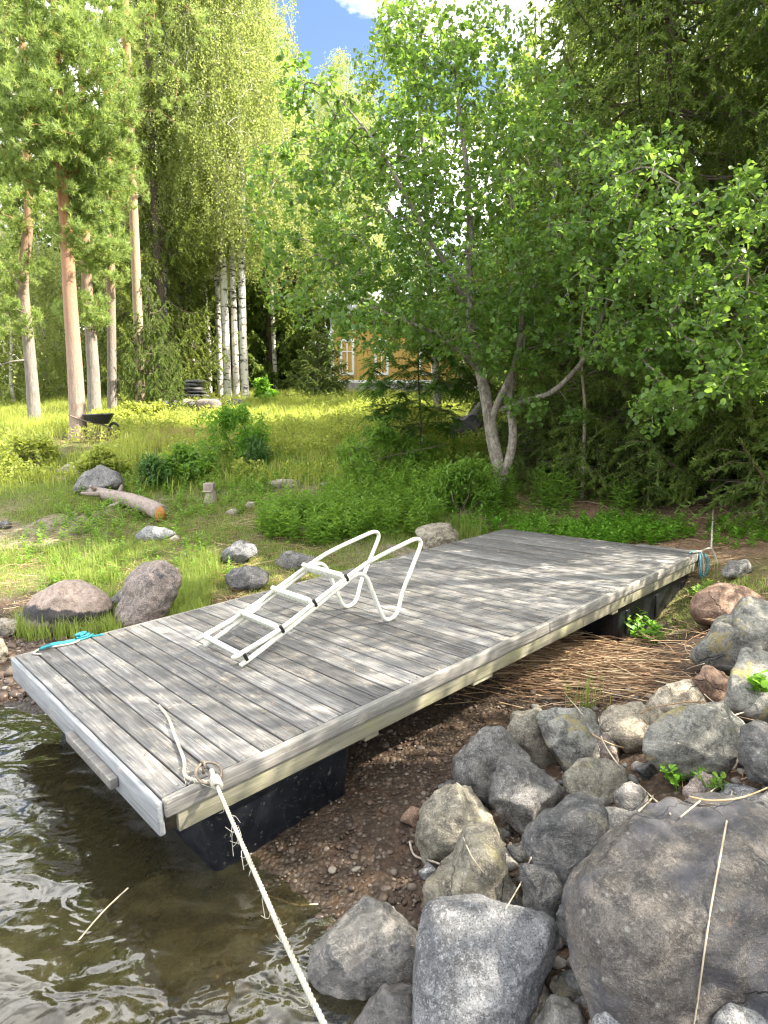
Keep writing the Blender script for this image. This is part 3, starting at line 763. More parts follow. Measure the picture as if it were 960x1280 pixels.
def rock(poly, mat, label, sub=4, thick=.85, rise=.30, cuts=7, rough=.05, sharp=.75, name='boulder', seed=None, group=None, Y=None, cutn=None):
    """a stone whose outline from the shore path is poly (picture units); it sits on the ground with its own depth and back"""
    poly = np.array(poly, float); rg = np.random.default_rng(seed if seed is not None else len(ROCKS) * 7 + 5)
    lo, hi = poly.min(0), poly.max(0); c = (lo + hi) / 2 * .5 + poly.mean(0) * .5
    hw = (hi[0] - lo[0]) / 2; hh = (hi[1] - lo[1]) / 2
    r = ray(*c)
    if Y is None:
        ts = np.concatenate([np.arange(.8, 8, .01), np.arange(8, 40, .05)])
        P = CC + ts[:, None] * r
        lift = rise * hh * 2 * ts / FPX
        below = P[:, 2] < hgt(P[:, 0], P[:, 1]) + lift
        t = ts[int(np.argmax(below))]
    else: t = Y / r[1]
    C0 = CC + t * r; k = t / FPX
    V, F = ICO[sub]; V = V.copy()
    for q in range(cuts):
        n = nrm(rg.normal(size=3) + np.array([0, .25, .9])) if cutn is None or q >= len(cutn) else nrm(np.array(cutn[q], float))
        dcut = sharp + rg.uniform(-.10, .12)
        ex = np.maximum(0, V @ n - dcut); V = V - ex[:, None] * n * .96
    for q in range(3):
        n = nrm(rg.normal(size=3)); ex = np.maximum(0, V @ n - .88); V = V - ex[:, None] * n * .9
    s = np.linalg.norm(V[:, :2], axis=1); ang = np.arctan2(-V[:, 1], V[:, 0])
    Rr = poly_radius(poly, c, np.arctan2(-V[:, 1], V[:, 0]))
    # even out the outline a little so that corners are worn
    for dlt in (-.13, .13): Rr = Rr + .5 * poly_radius(poly, c, ang + dlt)
    Rr = Rr / 2 * 1.09
    s2 = np.clip(s, 0, 1) ** .85
    D = thick * (hw + hh) / 2 * k
    back = nrm(r)
    X = RT; Yv = np.cross(X, back); Yv = nrm(Yv)
    if Yv[2] < 0: Yv = -Yv
    u = Rr * np.cos(ang) * s2 * k; v = -Rr * np.sin(ang) * s2 * k
    P = u[:, None] * X + v[:, None] * Yv - (V[:, 2] * D)[:, None] * back
    sz = (hw + hh) / 2 * k
    N = nrm(P)
    sd_ = int(rg.integers(1, 9999))
    nn = fbm(P / sz * 1.7 + sd_, 4, 3, .5) * rough * 1.7 + (np.abs(fbm(P / sz * 3.0 + sd_ + 40, 4, 8, .55)) - .3) * rough * 1.1
    P = P + N * (nn * sz)[:, None]
    o = mk(name, P, F, M[mat], None, C0, True)
    tag(o, label, 'boulder' if name == 'boulder' else 'stone', group)
    ROCKS.append(o); return o
def z8(pts): return [(480 + x / 2, 880 + y / 2) for x, y in pts]
E8 = lambda pts, *a, **k: rock(z8(pts), *a, **k)
# the stony bank on the right
E8([(485, 610), (510, 470), (560, 400), (640, 340), (740, 285), (880, 268), (1000, 280), (1070, 420), (1090, 700), (900, 800), (640, 790), (515, 745)], 'r_boulder', 'huge rounded brown grey boulder, the largest of the bank, at the lower right', 6, .8, .22, 5, .045, .80, cutn=[(.15, .75, .62), (-.75, -.25, .55), (.1, -.55, .8)])
E8([(80, 670), (118, 538), (200, 526), (330, 540), (442, 562), (440, 620), (385, 700), (320, 810), (190, 870), (92, 850)], 'r_blue', 'flat topped blue grey stone with straight upper edge, left of the huge boulder', 5, .75, .35, 3, .03, .85, cutn=[(.05, .35, .9), (-.2, -.8, .5)])
E8([(-190, 670), (-160, 610), (-80, 524), (10, 506), (84, 560), (90, 640), (50, 720), (-120, 704)], 'r_wet', 'low dark wet boulder standing at the water edge with brown foot', 5, .8, .30, 5)
E8([(85, 310), (110, 260), (170, 208), (230, 228), (290, 290), (300, 350), (200, 400), (110, 395)], 'r_tan', 'smooth tan grey boulder at the gravel edge, just behind a peaked one', 5, .85, .35, 4)
E8([(100, 520), (115, 450), (190, 360), (220, 318), (285, 318), (340, 460), (355, 530), (280, 538), (140, 542)], 'r_tan', 'peaked tan boulder with a pale straw on it, above the flat blue grey stone', 5, .85, .40, 5, .05)
E8([(155, 170), (240, 75), (300, 62), (345, 118), (370, 150), (290, 220), (250, 250), (165, 218)], 'r_grey', 'broad slanting grey boulder lying against the dark gravel under the dock', 5, .85, .35, 5, .05)
E8([(275, 195), (300, 140), (370, 143), (455, 220), (440, 252), (350, 322), (295, 290), (250, 250)], 'r_grey', 'angular split grey boulder with a ridge, in front of the broad slanting one', 5, .85, .45, 7, .05, .72)
E8([(318, 12), (395, 8), (405, 60), (432, 140), (400, 162), (340, 122), (308, 66)], 'r_tan', 'pale upright boulder half hidden behind a rosy egg shaped one', 4, .85, .40)
E8([(392, 40), (430, 4), (520, 20), (542, 60), (542, 142), (500, 164), (450, 165), (408, 100)], 'r_lichen', 'rosy grey egg shaped boulder standing upright at the top of the bank', 5, .85, .42, 4, .035)
E8([(543, 45), (570, 8), (640, -2), (692, 20), (714, 50), (660, 107), (600, 117), (545, 80)], 'r_cream', 'rounded boulder with a pale sunlit top right of the rosy one', 4, .85, .4)
E8([(652, 112), (680, 58), (760, 18), (850, 12), (922, 60), (895, 130), (850, 168), (740, 172), (680, 157)], 'r_lichen', 'wide boulder covered with yellowish moss and dry straw', 5, .85, .4, 5)
E8([(883, 140), (910, 68), (965, 36), (1030, 90), (1010, 210), (900, 184)], 'r_dark', 'dark boulder cut off by the right side, above the huge one', 5, .85, .45)
E8([(453, 182), (500, 143), (560, 143), (608, 165), (602, 200), (570, 252), (480, 247), (458, 216)], 'r_tan', 'smooth loaf shaped stone in the middle of the bank', 4, .85, .40, 3, .03)
E8([(358, 335), (400, 268), (470, 243), (522, 238), (567, 280), (562, 340), (545, 402), (500, 482), (440, 472), (380, 402)], 'r_dark', 'tall dark boulder with a light right shoulder, upper left of the huge one', 5, .85, .45, 6, .045, .76)
E8([(328, 390), (400, 388), (442, 420), (462, 492), (410, 548), (360, 522)], 'r_dark', 'dark stone wedged below the tall dark boulder', 4, .85, .42)
E8([(428, 530), (480, 483), (522, 490), (512, 562), (450, 592)], 'r_dark', 'small bluish stone tucked against the left foot of the huge boulder', 4, .85, .4, name='stone')
E8([(573, 220), (620, 193), (657, 220), (652, 272), (590, 277)], 'r_grey', 'small round stone beside the smooth loaf shaped one', 4, .85, .4, name='stone')
E8([(553, 262), (600, 258), (712, 290), (690, 332), (620, 352), (560, 342)], 'r_grey', 'flat lying stone along the upper edge of the huge boulder', 4, .85, .35, name='stone')
E8([(538, 90), (560, 64), (592, 110), (582, 147), (543, 147)], 'r_pink', 'slim reddish upright stone between two round boulders', 4, .85, .45, name='stone')
E8([(718, 262), (790, 243), (804, 280), (730, 294)], 'r_grey', 'small stone just above the crest of the huge boulder', 4, .85, .35, name='stone')
E8([(748, 217), (800, 173), (842, 190), (820, 242), (760, 247)], 'r_pink', 'pinkish stone behind the bright green sprig', 4, .85, .35, name='stone')
E8([(823, 230), (860, 198), (942, 215), (932, 247), (840, 252)], 'r_blue', 'grey flat stone under the dry twigs right of the sprig', 4, .85, .35, name='stone')
E8([(898, 262), (965, 216), (1010, 240), (965, 279), (905, 279)], 'r_grey', 'light stone behind the right crest of the huge boulder', 4, .85, .35, name='stone')
E8([(408, 705), (450, 688), (502, 720), (492, 757), (420, 747)], 'r_tan', 'small tan stone deep in the gap beside the huge boulder', 4, .85, .2, name='stone')
E8([(338, 792), (400, 728), (424, 760), (384, 805)], 'r_tan', 'narrow tan stone leaning on the flat topped blue grey one', 4, .85, .2, name='stone')
E8([(548, 350), (600, 343), (612, 372), (560, 412)], 'r_dark', 'dark small stone filling the gap above the huge boulder', 4, .85, .3, name='stone')
E8([(308, 360), (350, 348), (362, 385), (330, 397)], 'r_dark', 'little stone left of the tall dark boulder', 3, .85, .3, name='stone')
E8([(628, 160), (670, 143), (692, 180), (640, 187)], 'r_dark', 'dark little stone beneath the wide mossy boulder', 3, .85, .3, name='stone')
E8([(376, 800), (430, 746), (502, 762), (524, 812), (450, 860), (390, 850)], 'r_lichen', 'pale stone at the bottom below the flat topped one', 4, .85, .30, Y=None)
E8([(524, 795), (590, 738), (682, 750), (744, 805), (680, 860), (570, 850)], 'r_blue', 'bluish white stone at the bottom below the huge boulder', 4, .85, .30)
E8([(826, 800), (880, 750), (952, 780), (972, 825), (930, 860), (850, 850)], 'r_blue', 'speckled light stone in the bottom right corner', 4, .85, .35)
E8([(-90, 830), (-40, 760), (0, 725), (80, 715), (100, 800), (60, 860)], 'r_wet', 'black wet boulder lying in the shallows at the bottom', 4, .85, .25)
E8([(84, 555), (100, 545), (116, 560), (100, 582)], 'r_cream', 'yellowish pebble on the left shoulder of the flat topped stone', 3, .85, .5, name='pebble')
E8([(38, 290), (70, 254), (96, 260), (80, 307)], 'r_brown', 'small brown stone on the gravel left of the smooth tan boulder', 3, .85, .4, name='stone')
E8([(84, 420), (110, 399), (132, 415), (105, 442)], 'r_blue', 'small bluish stone on the gravel left of the peaked tan boulder', 3, .85, .4, name='stone')
# right of the dock end
rock([(844, 819), (884, 794), (900, 775), (917, 769), (933, 748), (944, 750), (980, 765), (990, 800), (960, 838), (915, 845), (868, 838)], 'r_lichen', 'big slanting grey boulder with lichen spots near the right side', 5, .85, .40, 5, .045, .78)
rock([(858, 765), (872, 742), (900, 731), (930, 734), (960, 752), (940, 778), (900, 784), (866, 782)], 'r_brown', 'smooth reddish brown boulder below the shore corner of the dock', 5, .85, .40, 3, .03)
rock([(903, 885), (922, 830), (932, 810), (960, 818), (1000, 840), (995, 895), (940, 902)], 'r_lichen', 'pale boulder with white and yellow lichen at the right side', 5, .85, .45, 5, .04)
rock([(862, 848), (885, 833), (905, 839), (919, 850), (908, 884), (880, 876)], 'r_brown', 'dull brown stone behind the pale lichen boulder', 4, .85, .4)
rock([(806, 882), (830, 860), (862, 852), (884, 860), (892, 886), (850, 897), (818, 895)], 'r_cream', 'rounded stone with a pale patch beside the dry reeds', 4, .85, .4)
rock([(901, 716), (912, 701), (935, 699), (940, 712), (925, 724), (904, 722)], 'r_grey', 'small grey stone in the litter right of the dock corner', 4, .85, .4, name='stone')
# the lawn on the left
rock([(33, 765), (45, 745), (70, 730), (95, 728), (125, 742), (138, 757), (133, 775), (100, 786), (60, 790), (36, 782)], 'r_band', 'broad pink boulder with a black band, beside the lake corner of the deck', 5, .85, .42, 3, .03, .88)
rock([(149, 765), (155, 745), (158, 714), (175, 704), (205, 703), (223, 722), (216, 747), (200, 775), (175, 788), (154, 784)], 'r_pink', 'tall rosy grey boulder with a saddle, right of the broad pink one', 5, .85, .45, 5, .055)
rock([(137, 750), (148, 737), (160, 740), (157, 772), (140, 770)], 'r_dark', 'dark stone squeezed between the two pink boulders', 4, .85, .42, name='stone')
rock([(-12, 777), (8, 772), (22, 777), (25, 789), (10, 796), (-10, 795)], 'r_cream', 'flat cream stone on the lawn left of the broad pink boulder', 4, .85, .4, name='stone')
rock([(-14, 802), (3, 797), (10, 815), (5, 830), (-14, 832)], 'r_cream', 'yellowish stone at the left side by the pebble beach', 4, .85, .4, name='stone')
rock([(18, 772), (30, 764), (40, 767), (38, 787), (25, 789)], 'r_dark', 'small dark stone touching the left foot of the broad pink boulder', 4, .85, .4, name='stone')
rock([(170, 669), (185, 658), (210, 659), (220, 667), (197, 679), (174, 678)], 'r_blue', 'flat bluish slab in the lawn below the sawn log', 4, .6, .2, 3, .03, name='stone')
rock([(276, 698), (285, 684), (300, 676), (318, 681), (320, 693), (300, 705), (280, 704)], 'r_blue', 'light grey rounded stone on the lawn above a dark one', 4, .85, .4, name='stone')
rock([(283, 723), (292, 711), (312, 707), (334, 715), (337, 729), (315, 740), (290, 737)], 'r_dark', 'smooth dark stone between the lawn and the deck', 4, .85, .4, name='stone')
rock([(343, 703), (355, 691), (380, 689), (402, 700), (387, 713), (354, 714)], 'r_grey', 'low grey flat stone behind the bathing ladder', 4, .7, .3, name='stone')
rock([(90, 613), (105, 592), (125, 582), (148, 591), (154, 606), (120, 620)], 'r_grey', 'pale domed boulder behind the upper end of the log', 5, .85, .42, 4, .035)
rock([(70, 589), (85, 580), (110, 582), (102, 593), (78, 596)], 'r_cream', 'flat sunlit stone in the meadow left of the domed boulder', 4, .7, .3, name='stone')
rock([(521, 664), (535, 656), (565, 654), (576, 665), (573, 684), (530, 692)], 'r_cream', 'cream block of stone behind the far edge of the deck', 5, .85, .45, 5, .04, .75)
for pl, lb in (([(304, 632), (310, 627), (320, 628), (318, 635), (306, 636)], 'little pale stone in the grass right of the stump'),
               ([(282, 640), (290, 636), (300, 638), (296, 644), (284, 645)], 'little flat stone below the stump'),
               ([(330, 604), (350, 599), (374, 600), (376, 609), (350, 612)], 'bluish stone showing through the meadow grass'),
               ([(400, 604), (410, 600), (420, 603), (414, 609), (402, 609)], 'small whitish stone in the middle of the meadow'),
               ([(226, 562), (246, 556), (276, 558), (290, 564), (256, 567)], 'pale outcrop low in the sunny meadow'),
               ([(208, 676), (220, 668), (226, 672), (220, 679)], 'tiny stone beside the flat bluish slab'),
               ([(-10, 655), (8, 650), (16, 657), (8, 662), (-10, 662)], 'dark charred stone patch at the left side of the lawn')):
    rock(pl, 'r_dark' if 'charred' in lb else 'r_cream', lb, 3, .7, .3, 3, .03, name='stone')
# dark boulders of the heap behind the leaning stem
for i, (pl, lb) in enumerate((([(560, 545), (570, 522), (590, 516), (603, 530), (598, 550), (575, 556)], 'dark mossy boulder of the old heap left of the forked stem'),
                 ([(584, 526), (592, 505), (612, 502), (622, 520), (612, 536)], 'topmost boulder of the old heap behind the forked stem'),
                 ([(645, 560), (650, 540), (668, 533), (688, 545), (682, 562)], 'dark boulder of the old heap right of the forked stem'),
                 ([(612, 548), (622, 528), (648, 526), (656, 545), (640, 560)], 'dark boulder of the old heap hidden behind both stems'))):
    rock(pl, 'r_boulder', lb, 4, .85, .5)

# cairn of flat slabs and a low heap behind the meadow
def slab(c, sx, sy, sz, rz, mat, name='flat_stone'):
    V, F = ICO[3]; V = V.copy()
    V = np.sign(V) * np.abs(V) ** .6; V = V * (1 + .12 * fbm(V * 1.5 + rng.uniform(0, 99), 3, 4)[:, None])
    V = V * np.array([sx, sy, sz]); ca, sa = math.cos(rz), math.sin(rz)
    V = np.stack([V[:, 0] * ca - V[:, 1] * sa, V[:, 0] * sa + V[:, 1] * ca, V[:, 2]], -1)
    return mk(name, V, F, M[mat], None, c, False)
g = gnd(243, 507); zt = h1(g[0], g[1])
for i, w in enumerate((.55, .48, .50, .38, .40, .30, .34)):
    zt += .075
    o = slab((g[0] + rng.normal() * .05, g[1] + rng.normal() * .05, zt), w, w * .8, .055, rng.uniform(0, 6), 'r_dark' if i % 2 else 'r_grey')
    tag(o, 'flat grey slab stacked in the small cairn by the birch stems', 'stone', 'slabs of the cairn'); zt += .045
for i in range(17):
    px = rng.uniform(212, 330); g = gnd(px, 511 + rng.uniform(-3, 3))
    o = slab((g[0], g[1], h1(g[0], g[1]) + .08 + .12 * rng.random()), rng.uniform(.22, .42), rng.uniform(.2, .35), rng.uniform(.10, .17), rng.uniform(0, 6), ('r_grey', 'r_pink', 'r_dark')[i % 3], 'heap_stone')
    tag(o, 'weathered stone of the low heap at the foot of the birches', 'stone', 'stones of the low heap')

# ------------------------------------------------------------------ surfaces that loose things lie on
def bvh_of(objs):
    Vs, Fs, n = [], [], 0
    for o in objs:
        me = o.data; v = np.empty(len(me.vertices) * 3, np.float32); me.vertices.foreach_get('co', v); v = v.reshape(-1, 3)
        v = v + np.array(o.location, np.float32)
        for p in me.polygons: Fs.append([i + n for i in p.vertices])
        Vs.append(v); n += len(v)
    return BVHTree.FromPolygons([tuple(x) for x in np.concatenate(Vs)], Fs)
ROCK_BVH = bvh_of(ROCKS)
def surf(px, py):
    r = nrm(ray(px, py)); hit = ROCK_BVH.ray_cast(Vector(CC), Vector(r), 30)
    g = gnd(px, py)
    if hit[0] is not None and hit[3] < np.linalg.norm(g - CC): return np.array(hit[0])
    return g
def top_z(x, y):
    hit = ROCK_BVH.ray_cast(Vector((x, y, 6)), Vector((0, 0, -1)), 12); z = h1(x, y)
    return max(z, hit[0].z) if hit[0] is not None else z

# ------------------------------------------------------------------ gravel, pebbles, dry reeds, litter
def in_dock(x, y, mg=0.0):
    dx, dy = x - DO[0], y - DO[1]; s = dx * DA[0] + dy * DA[1]; t = dx * DN[0] + dy * DN[1]
    return (s > -mg) & (s < DL + mg) & (t > -mg) & (t < DW + mg)
def pebbles(name, pts, size, mat, n0=2, flat=.6):
    V0, F0 = ICO[2]; V0 = V0[:, :]; n = len(pts)
    sc = size[:, None] * np.stack([rng.uniform(.7, 1.3, n), rng.uniform(.7, 1.3, n), rng.uniform(.4, .8, n)], -1)
    a = rng.uniform(0, 6.28, n); ca, sa = np.cos(a), np.sin(a)
    var = [V0 * (1 + .22 * fbm(V0 * 1.2 + 11 * q, 2, q)[:, None]) for q in range(8)]; w = rng.integers(0, 8, n)
    B = np.stack(var)[w] * sc[:, None, :]
    P = np.stack([B[..., 0] * ca[:, None] - B[..., 1] * sa[:, None], B[..., 0] * sa[:, None] + B[..., 1] * ca[:, None], B[..., 2]], -1) + pts[:, None]
    F = (F0[None] + (np.arange(n) * len(V0))[:, None, None]).reshape(-1, 3)
    return mk(name, P.reshape(-1, 3), F, mat, smooth=True, rnd=np.repeat(rng.random(n), len(F0)))
def pebble_mat():
    n = NT('beach_pebble'); r = n.attr('rnd').outputs['Fac']
    c = n.ramp(r, [(0., (.028, .018, .012)), (.3, (.055, .032, .020)), (.55, (.088, .054, .034)), (.8, (.12, .09, .066)), (.95, (.17, .14, .11)), (1., (.32, .28, .22))])
    a = n.noise(n.co((1, 1, 1)), 90, 4, .7); c = n.mix(n.ramp(a, [(.4, .0), (.7, .5)]), c, (.10, .07, .05))
    z = n.n('ShaderNodeSeparateXYZ', {0: n.n('ShaderNodeNewGeometry').outputs['Position']}).outputs[2]
    wt = n.n('ShaderNodeMapRange', {0: z, 1: .02, 2: .09, 3: 1., 4: 0.}).outputs[0]
    c = n.mix(n.math('MULTIPLY', wt, .5), c, n.mix(1.0, c, (.38, .33, .28), 'MULTIPLY'))
    return n.done(n.bsdf(c, n.n('ShaderNodeMapRange', {0: wt, 3: .8, 4: .3}).outputs[0], .4, n.bump(a, .3, .004)))
M['pebble'] = pebble_mat()
N = 42000
x = rng.uniform(-3.9, 3.4, N); y = rng.uniform(1.2, 6.6, N); z = hgt(x, y)
k = (z > -.16) & (z < .24) & ((x > -.9) | (z < .075)) & ~((x > .9) & (y < 4.0 - .0 * x) & (z > .3)) & (y < 6.1)
k &= fbm2(x * 2.2, y * 2.2, 3, 91) > -.42 + .25 * rng.random(N)
x, y, z = x[k], y[k], z[k]; sz = np.clip(rng.lognormal(-4.95, .48, len(x)), .004, .032)
pb = pebbles('gravel', np.stack([x, y, z + sz * .15], -1), sz, M['pebble']); tag(pb, kind='stuff')
P = np.array([gnd(rng.uniform(-60, 100), rng.uniform(795, 880)) for _ in range(260)])
sz = np.clip(rng.lognormal(-3.7, .5, 260), .012, .06); P[:, 2] += sz * .2
tag(pebbles('pebbles', P, sz, M['pebble']), kind='stuff')
x = rng.uniform(-2.6, .3, 900); y = rng.uniform(1.4, 4.4, 900); z = hgt(x, y); k = (z < -.02) & (z > -.36) & (fbm2(x * 2, y * 2, 3, 95) > -.05); x, y, z = x[k], y[k], z[k]
sz = np.clip(rng.lognormal(-3.7, .5, len(x)), .012, .06); tag(pebbles('lakebed_pebbles', np.stack([x, y, z + sz * .1], -1), sz, M['pebble']), kind='stuff')

def sticks(name, A, D, L, rad, mat, bend=.12, sides=4, m=4):
    n = len(A); t = np.linspace(0, 1, m)[None, :, None]
    B = nrm(np.cross(D, rng.normal(size=(n, 3)))) * (L * bend * rng.uniform(-1, 1, n))[:, None]
    P = A[:, None] + D[:, None] * L[:, None, None] * t + B[:, None] * (4 * t * (1 - t))
    V, F = tubes(P, np.repeat(rad[:, None], m, 1) * np.linspace(1, .55, m)[None], sides)
    return mk(name, V, F, mat, rnd=np.repeat(rng.random(n), len(F) // n))
def reed_mat():
    n = NT('dry_reed_stalk'); r = n.attr('rnd').outputs['Fac']
    c = n.ramp(r, [(0., (.12, .065, .035)), (.4, (.27, .16, .085)), (.75, (.42, .28, .16)), (1., (.60, .47, .30))])
    return n.done(n.bsdf(c, .6, .3))
M['reeds'] = reed_mat()
# drift of dry reeds below the dock
n = 1100; A = []
while len(A) < n:
    px, py = rng.normal(735, 62), rng.normal(836, 20)
    if 560 < px < 880 and 785 < py < 890:
        g = gnd(px, py); A.append(g + np.array([0, 0, rng.uniform(.0, .10) * max(0, 1 - abs(px - 740) / 110)]))
A = np.array(A); a = rng.normal(-.22, .32, n)
D = nrm(np.stack([np.cos(a), np.sin(a), rng.normal(0, .06, n)], -1)); L = rng.uniform(.18, .75, n)
A = A - D * L[:, None] * .5; A[:, 2] = np.maximum(A[:, 2], hgt(A[:, 0], A[:, 1]) + .004)
tag(sticks('dry_reeds', A, D, L, rng.uniform(.0018, .0045, n), M['reeds'], .08), kind='stuff')
# brown twigs and needles under the conifers and on the bank
n = 9000; x = rng.uniform(1.2, 8.5, n); y = rng.uniform(2.4, 13.5, n)
k = ((x > 1.9 + .3 * rng.normal(size=n)) & (y > 5.9)) | ((y < 6) & (x > 1.2 + .45 * (y - 2.4)))
k &= ~in_dock(x, y, .05); x, y = x[k], y[k]; n = len(x)
a = rng.uniform(0, 6.28, n); D = nrm(np.stack([np.cos(a), np.sin(a), rng.normal(.02, .12, n)], -1))
L = np.clip(rng.lognormal(-2.0, .6, n), .05, .7)
tag(sticks('needle_litter', np.stack([x, y, hgt(x, y) + .012], -1), D, L, rng.uniform(.0015, .0045, n), M['reeds'], .15), kind='stuff')
n = 2600; A = np.array([gnd(rng.uniform(*((230, 420) if q % 2 else (0, 330))), rng.uniform(625, 770)) for q in range(n)]); k = ~in_dock(A[:, 0], A[:, 1], .02); A = A[k]; n = len(A)
a = rng.uniform(0, 6.28, n); D = nrm(np.stack([np.cos(a), np.sin(a), rng.normal(.05, .12, n)], -1))
tag(sticks('dry_straw_litter', A + np.array([0, 0, .015]), D, rng.uniform(.06, .35, n), rng.uniform(.0015, .0035, n), M['reeds'], .15), kind='stuff')

# rubble packed between the boulders of the bank
PR = []
while len(PR) < 520:
    px, py = rng.uniform(520, 985), rng.uniform(865, 1290)
    if px < 655 and py < 985: continue
    q = gnd(px, py)
    if q[0] > .30: PR.append(q)
PR = np.array(PR); szr = np.clip(rng.lognormal(-3.65, .45, len(PR)), .012, .065); PR[:, 2] += szr * .25
def rubble_mat():
    n = NT('bank_rubble'); r = n.attr('rnd').outputs['Fac']
    c = n.ramp(r, [(0., (.06, .06, .062)), (.4, (.10, .098, .092)), (.7, (.14, .125, .105)), (1., (.19, .17, .145))])
    a = n.noise(n.co((1, 1, 1)), 60, 5, .75); c = n.mix(n.ramp(a, [(.45, .0), (.65, .6)]), c, (.26, .25, .235)); return n.done(n.bsdf(c, .75, .3, n.bump(a, .6, .008)))
M['rubble'] = rubble_mat(); tag(pebbles('rubble', PR, szr, M['rubble']), kind='stuff')
# single stalks lying over the stones
def stalk(pts, rad, mat, label, name='dry_stalk', cat='stalk', lift=.012, group=None):
    P = [surf(*p) + np.array([0, 0, lift]) for p in pts]
    b = MB(); b.tube(smoothpath(P, 5), np.linspace(rad, rad * .7, 5 * (len(P) - 1) + 1), 6)
    return tag(b.build(name, M[mat], smooth=True), label, cat, group)
stalk([(915, 990), (908, 1030), (898, 1085), (888, 1140), (880, 1195), (873, 1245), (866, 1290)], .0032, 'palestraw', 'thin pale cord hanging straight down the face of the huge boulder', 'pale_cord', 'cord', .006)
stalk([(748, 900), (752, 925), (770, 955), (790, 975), (810, 995), (838, 1022)], .0045, 'palestraw', 'long bent pale reed stalk running down through the middle of the bank')
stalk([(740, 920), (762, 932), (790, 940)], .004, 'straw', 'short reed stalk between the rosy and the pale topped boulder')
stalk([(848, 932), (832, 968), (815, 1000), (798, 1018)], .0045, 'palestraw', 'straight straw leaning beside the bright green sprig')
stalk([(850, 1026), (875, 1005), (900, 985), (935, 975)], .0035, 'palestraw', 'pale dead branch lying behind the crest of the huge boulder')
stalk([(862, 1000), (890, 1005), (930, 1000), (965, 985)], .004, 'straw', 'thin forked twig reaching the right side above the huge boulder')
stalk([(579, 1050), (590, 1075), (605, 1095)], .0035, 'palestraw', 'short pale straw on the peaked tan boulder')
stalk([(664, 1075), (652, 1105), (632, 1140)], .003, 'palestraw', 'thin straw across the dark wedged stone')
stalk([(512, 1055), (518, 1072), (535, 1078), (549, 1083)], .006, 'deadwood', 'crooked pale twig on the gravel left of the tan boulders')
stalk([(690, 835), (706, 868), (722, 888), (735, 905)], .004, 'palestraw', 'bent straw standing by the rosy egg shaped boulder')
stalk([(838, 850), (860, 838), (880, 832)], .004, 'palestraw', 'straw lying across the end of the reed drift')
stalk([(862, 853), (880, 870), (903, 890)], .004, 'palestraw', 'straw on the dull brown stone')
stalk([(905, 902), (930, 893), (955, 890)], .004, 'palestraw', 'straw between the mossy and the lichen boulder')
stalk([(330, 1122), (350, 1128), (372, 1135), (398, 1133)], .006, 'deadwood', 'pale twig lying at the water edge by the rope')
A0, A1 = atZ(96, 1178, -.01), atZ(160, 1110, .05)
b = MB(); b.tube(smoothpath([A0, (A0 + A1) / 2 + np.array([0, 0, .012]), A1], 5), .0035, 5); tag(b.build('reed_stem', M['palestraw']), 'single yellow reed stem sticking out of the lake water', 'reed')

# needles and bits of leaf blown onto the deck
n = 420; s_ = rng.uniform(.1, 5.6, n) ** 1.0; t_ = rng.uniform(.1, 2.35, n)
A = np.array([dk(a_, b_, .004) for a_, b_ in zip(s_, t_)]); a = rng.uniform(0, 6.28, n); D = nrm(np.cos(a)[:, None] * DA + np.sin(a)[:, None] * DN + rng.normal(0, .05, n)[:, None] * DM)
tag(sticks('fallen_needles', A, D, rng.uniform(.012, .05, n), rng.uniform(.0008, .0016, n), M['reeds'], .1, 3, 3), kind='stuff')
# ------------------------------------------------------------------ trees
def leaf_faces(P, D, N, L, Wd, droop=.0, rounded=True):
    """leaf blades: base P, direction D, face normal N; two folded quads each"""
    n = len(P); D = nrm(D); S_ = nrm(np.cross(D, N)); N2 = np.cross(S_, D)
    L = L[:, None]; Wd = Wd[:, None]
    up = .10 * L
    b0 = P; tip = P + D * L - N2 * droop * L
    if rounded: a1, a2, w1, w2 = .28, .72, .46, .48
    else: a1, a2, w1, w2 = .3, .65, .5, .36
    r1 = P + D * L * a1 + S_ * Wd * w1 + N2 * up; r2 = P + D * L * a2 + S_ * Wd * w2 + N2 * up * .7
    l1 = P + D * L * a1 - S_ * Wd * w1 + N2 * up; l2 = P + D * L * a2 - S_ * Wd * w2 + N2 * up * .7
    V = np.stack([b0, r1, r2, tip, l2, l1], 1).reshape(-1, 3)
    i = np.arange(n)[:, None] * 6
    F = np.concatenate([i + np.array([[0, 1, 2, 3]]), i + np.array([[0, 3, 4, 5]])], 1).reshape(-1, 4)
    return V, F
def diamonds(P, D, N, L, Wd):
    n = len(P); D = nrm(D); S_ = nrm(np.cross(D, N)); L = L[:, None]; Wd = Wd[:, None]
    V = np.stack([P, P + D * L * .5 + S_ * Wd * .5, P + D * L, P + D * L * .5 - S_ * Wd * .5], 1).reshape(-1, 3)
    return V, np.arange(n * 4).reshape(-1, 4)
def spikes(P, D, L, Wd):
    """needles: one thin triangle each"""
    n = len(P); D = nrm(D); S_ = nrm(np.cross(D, rng.normal(size=(n, 3)))) * (Wd / 2)[:, None]
    V = np.stack([P + S_, P - S_, P + D * L[:, None]], 1).reshape(-1, 3)
    return V, np.arange(n * 3).reshape(-1, 3)

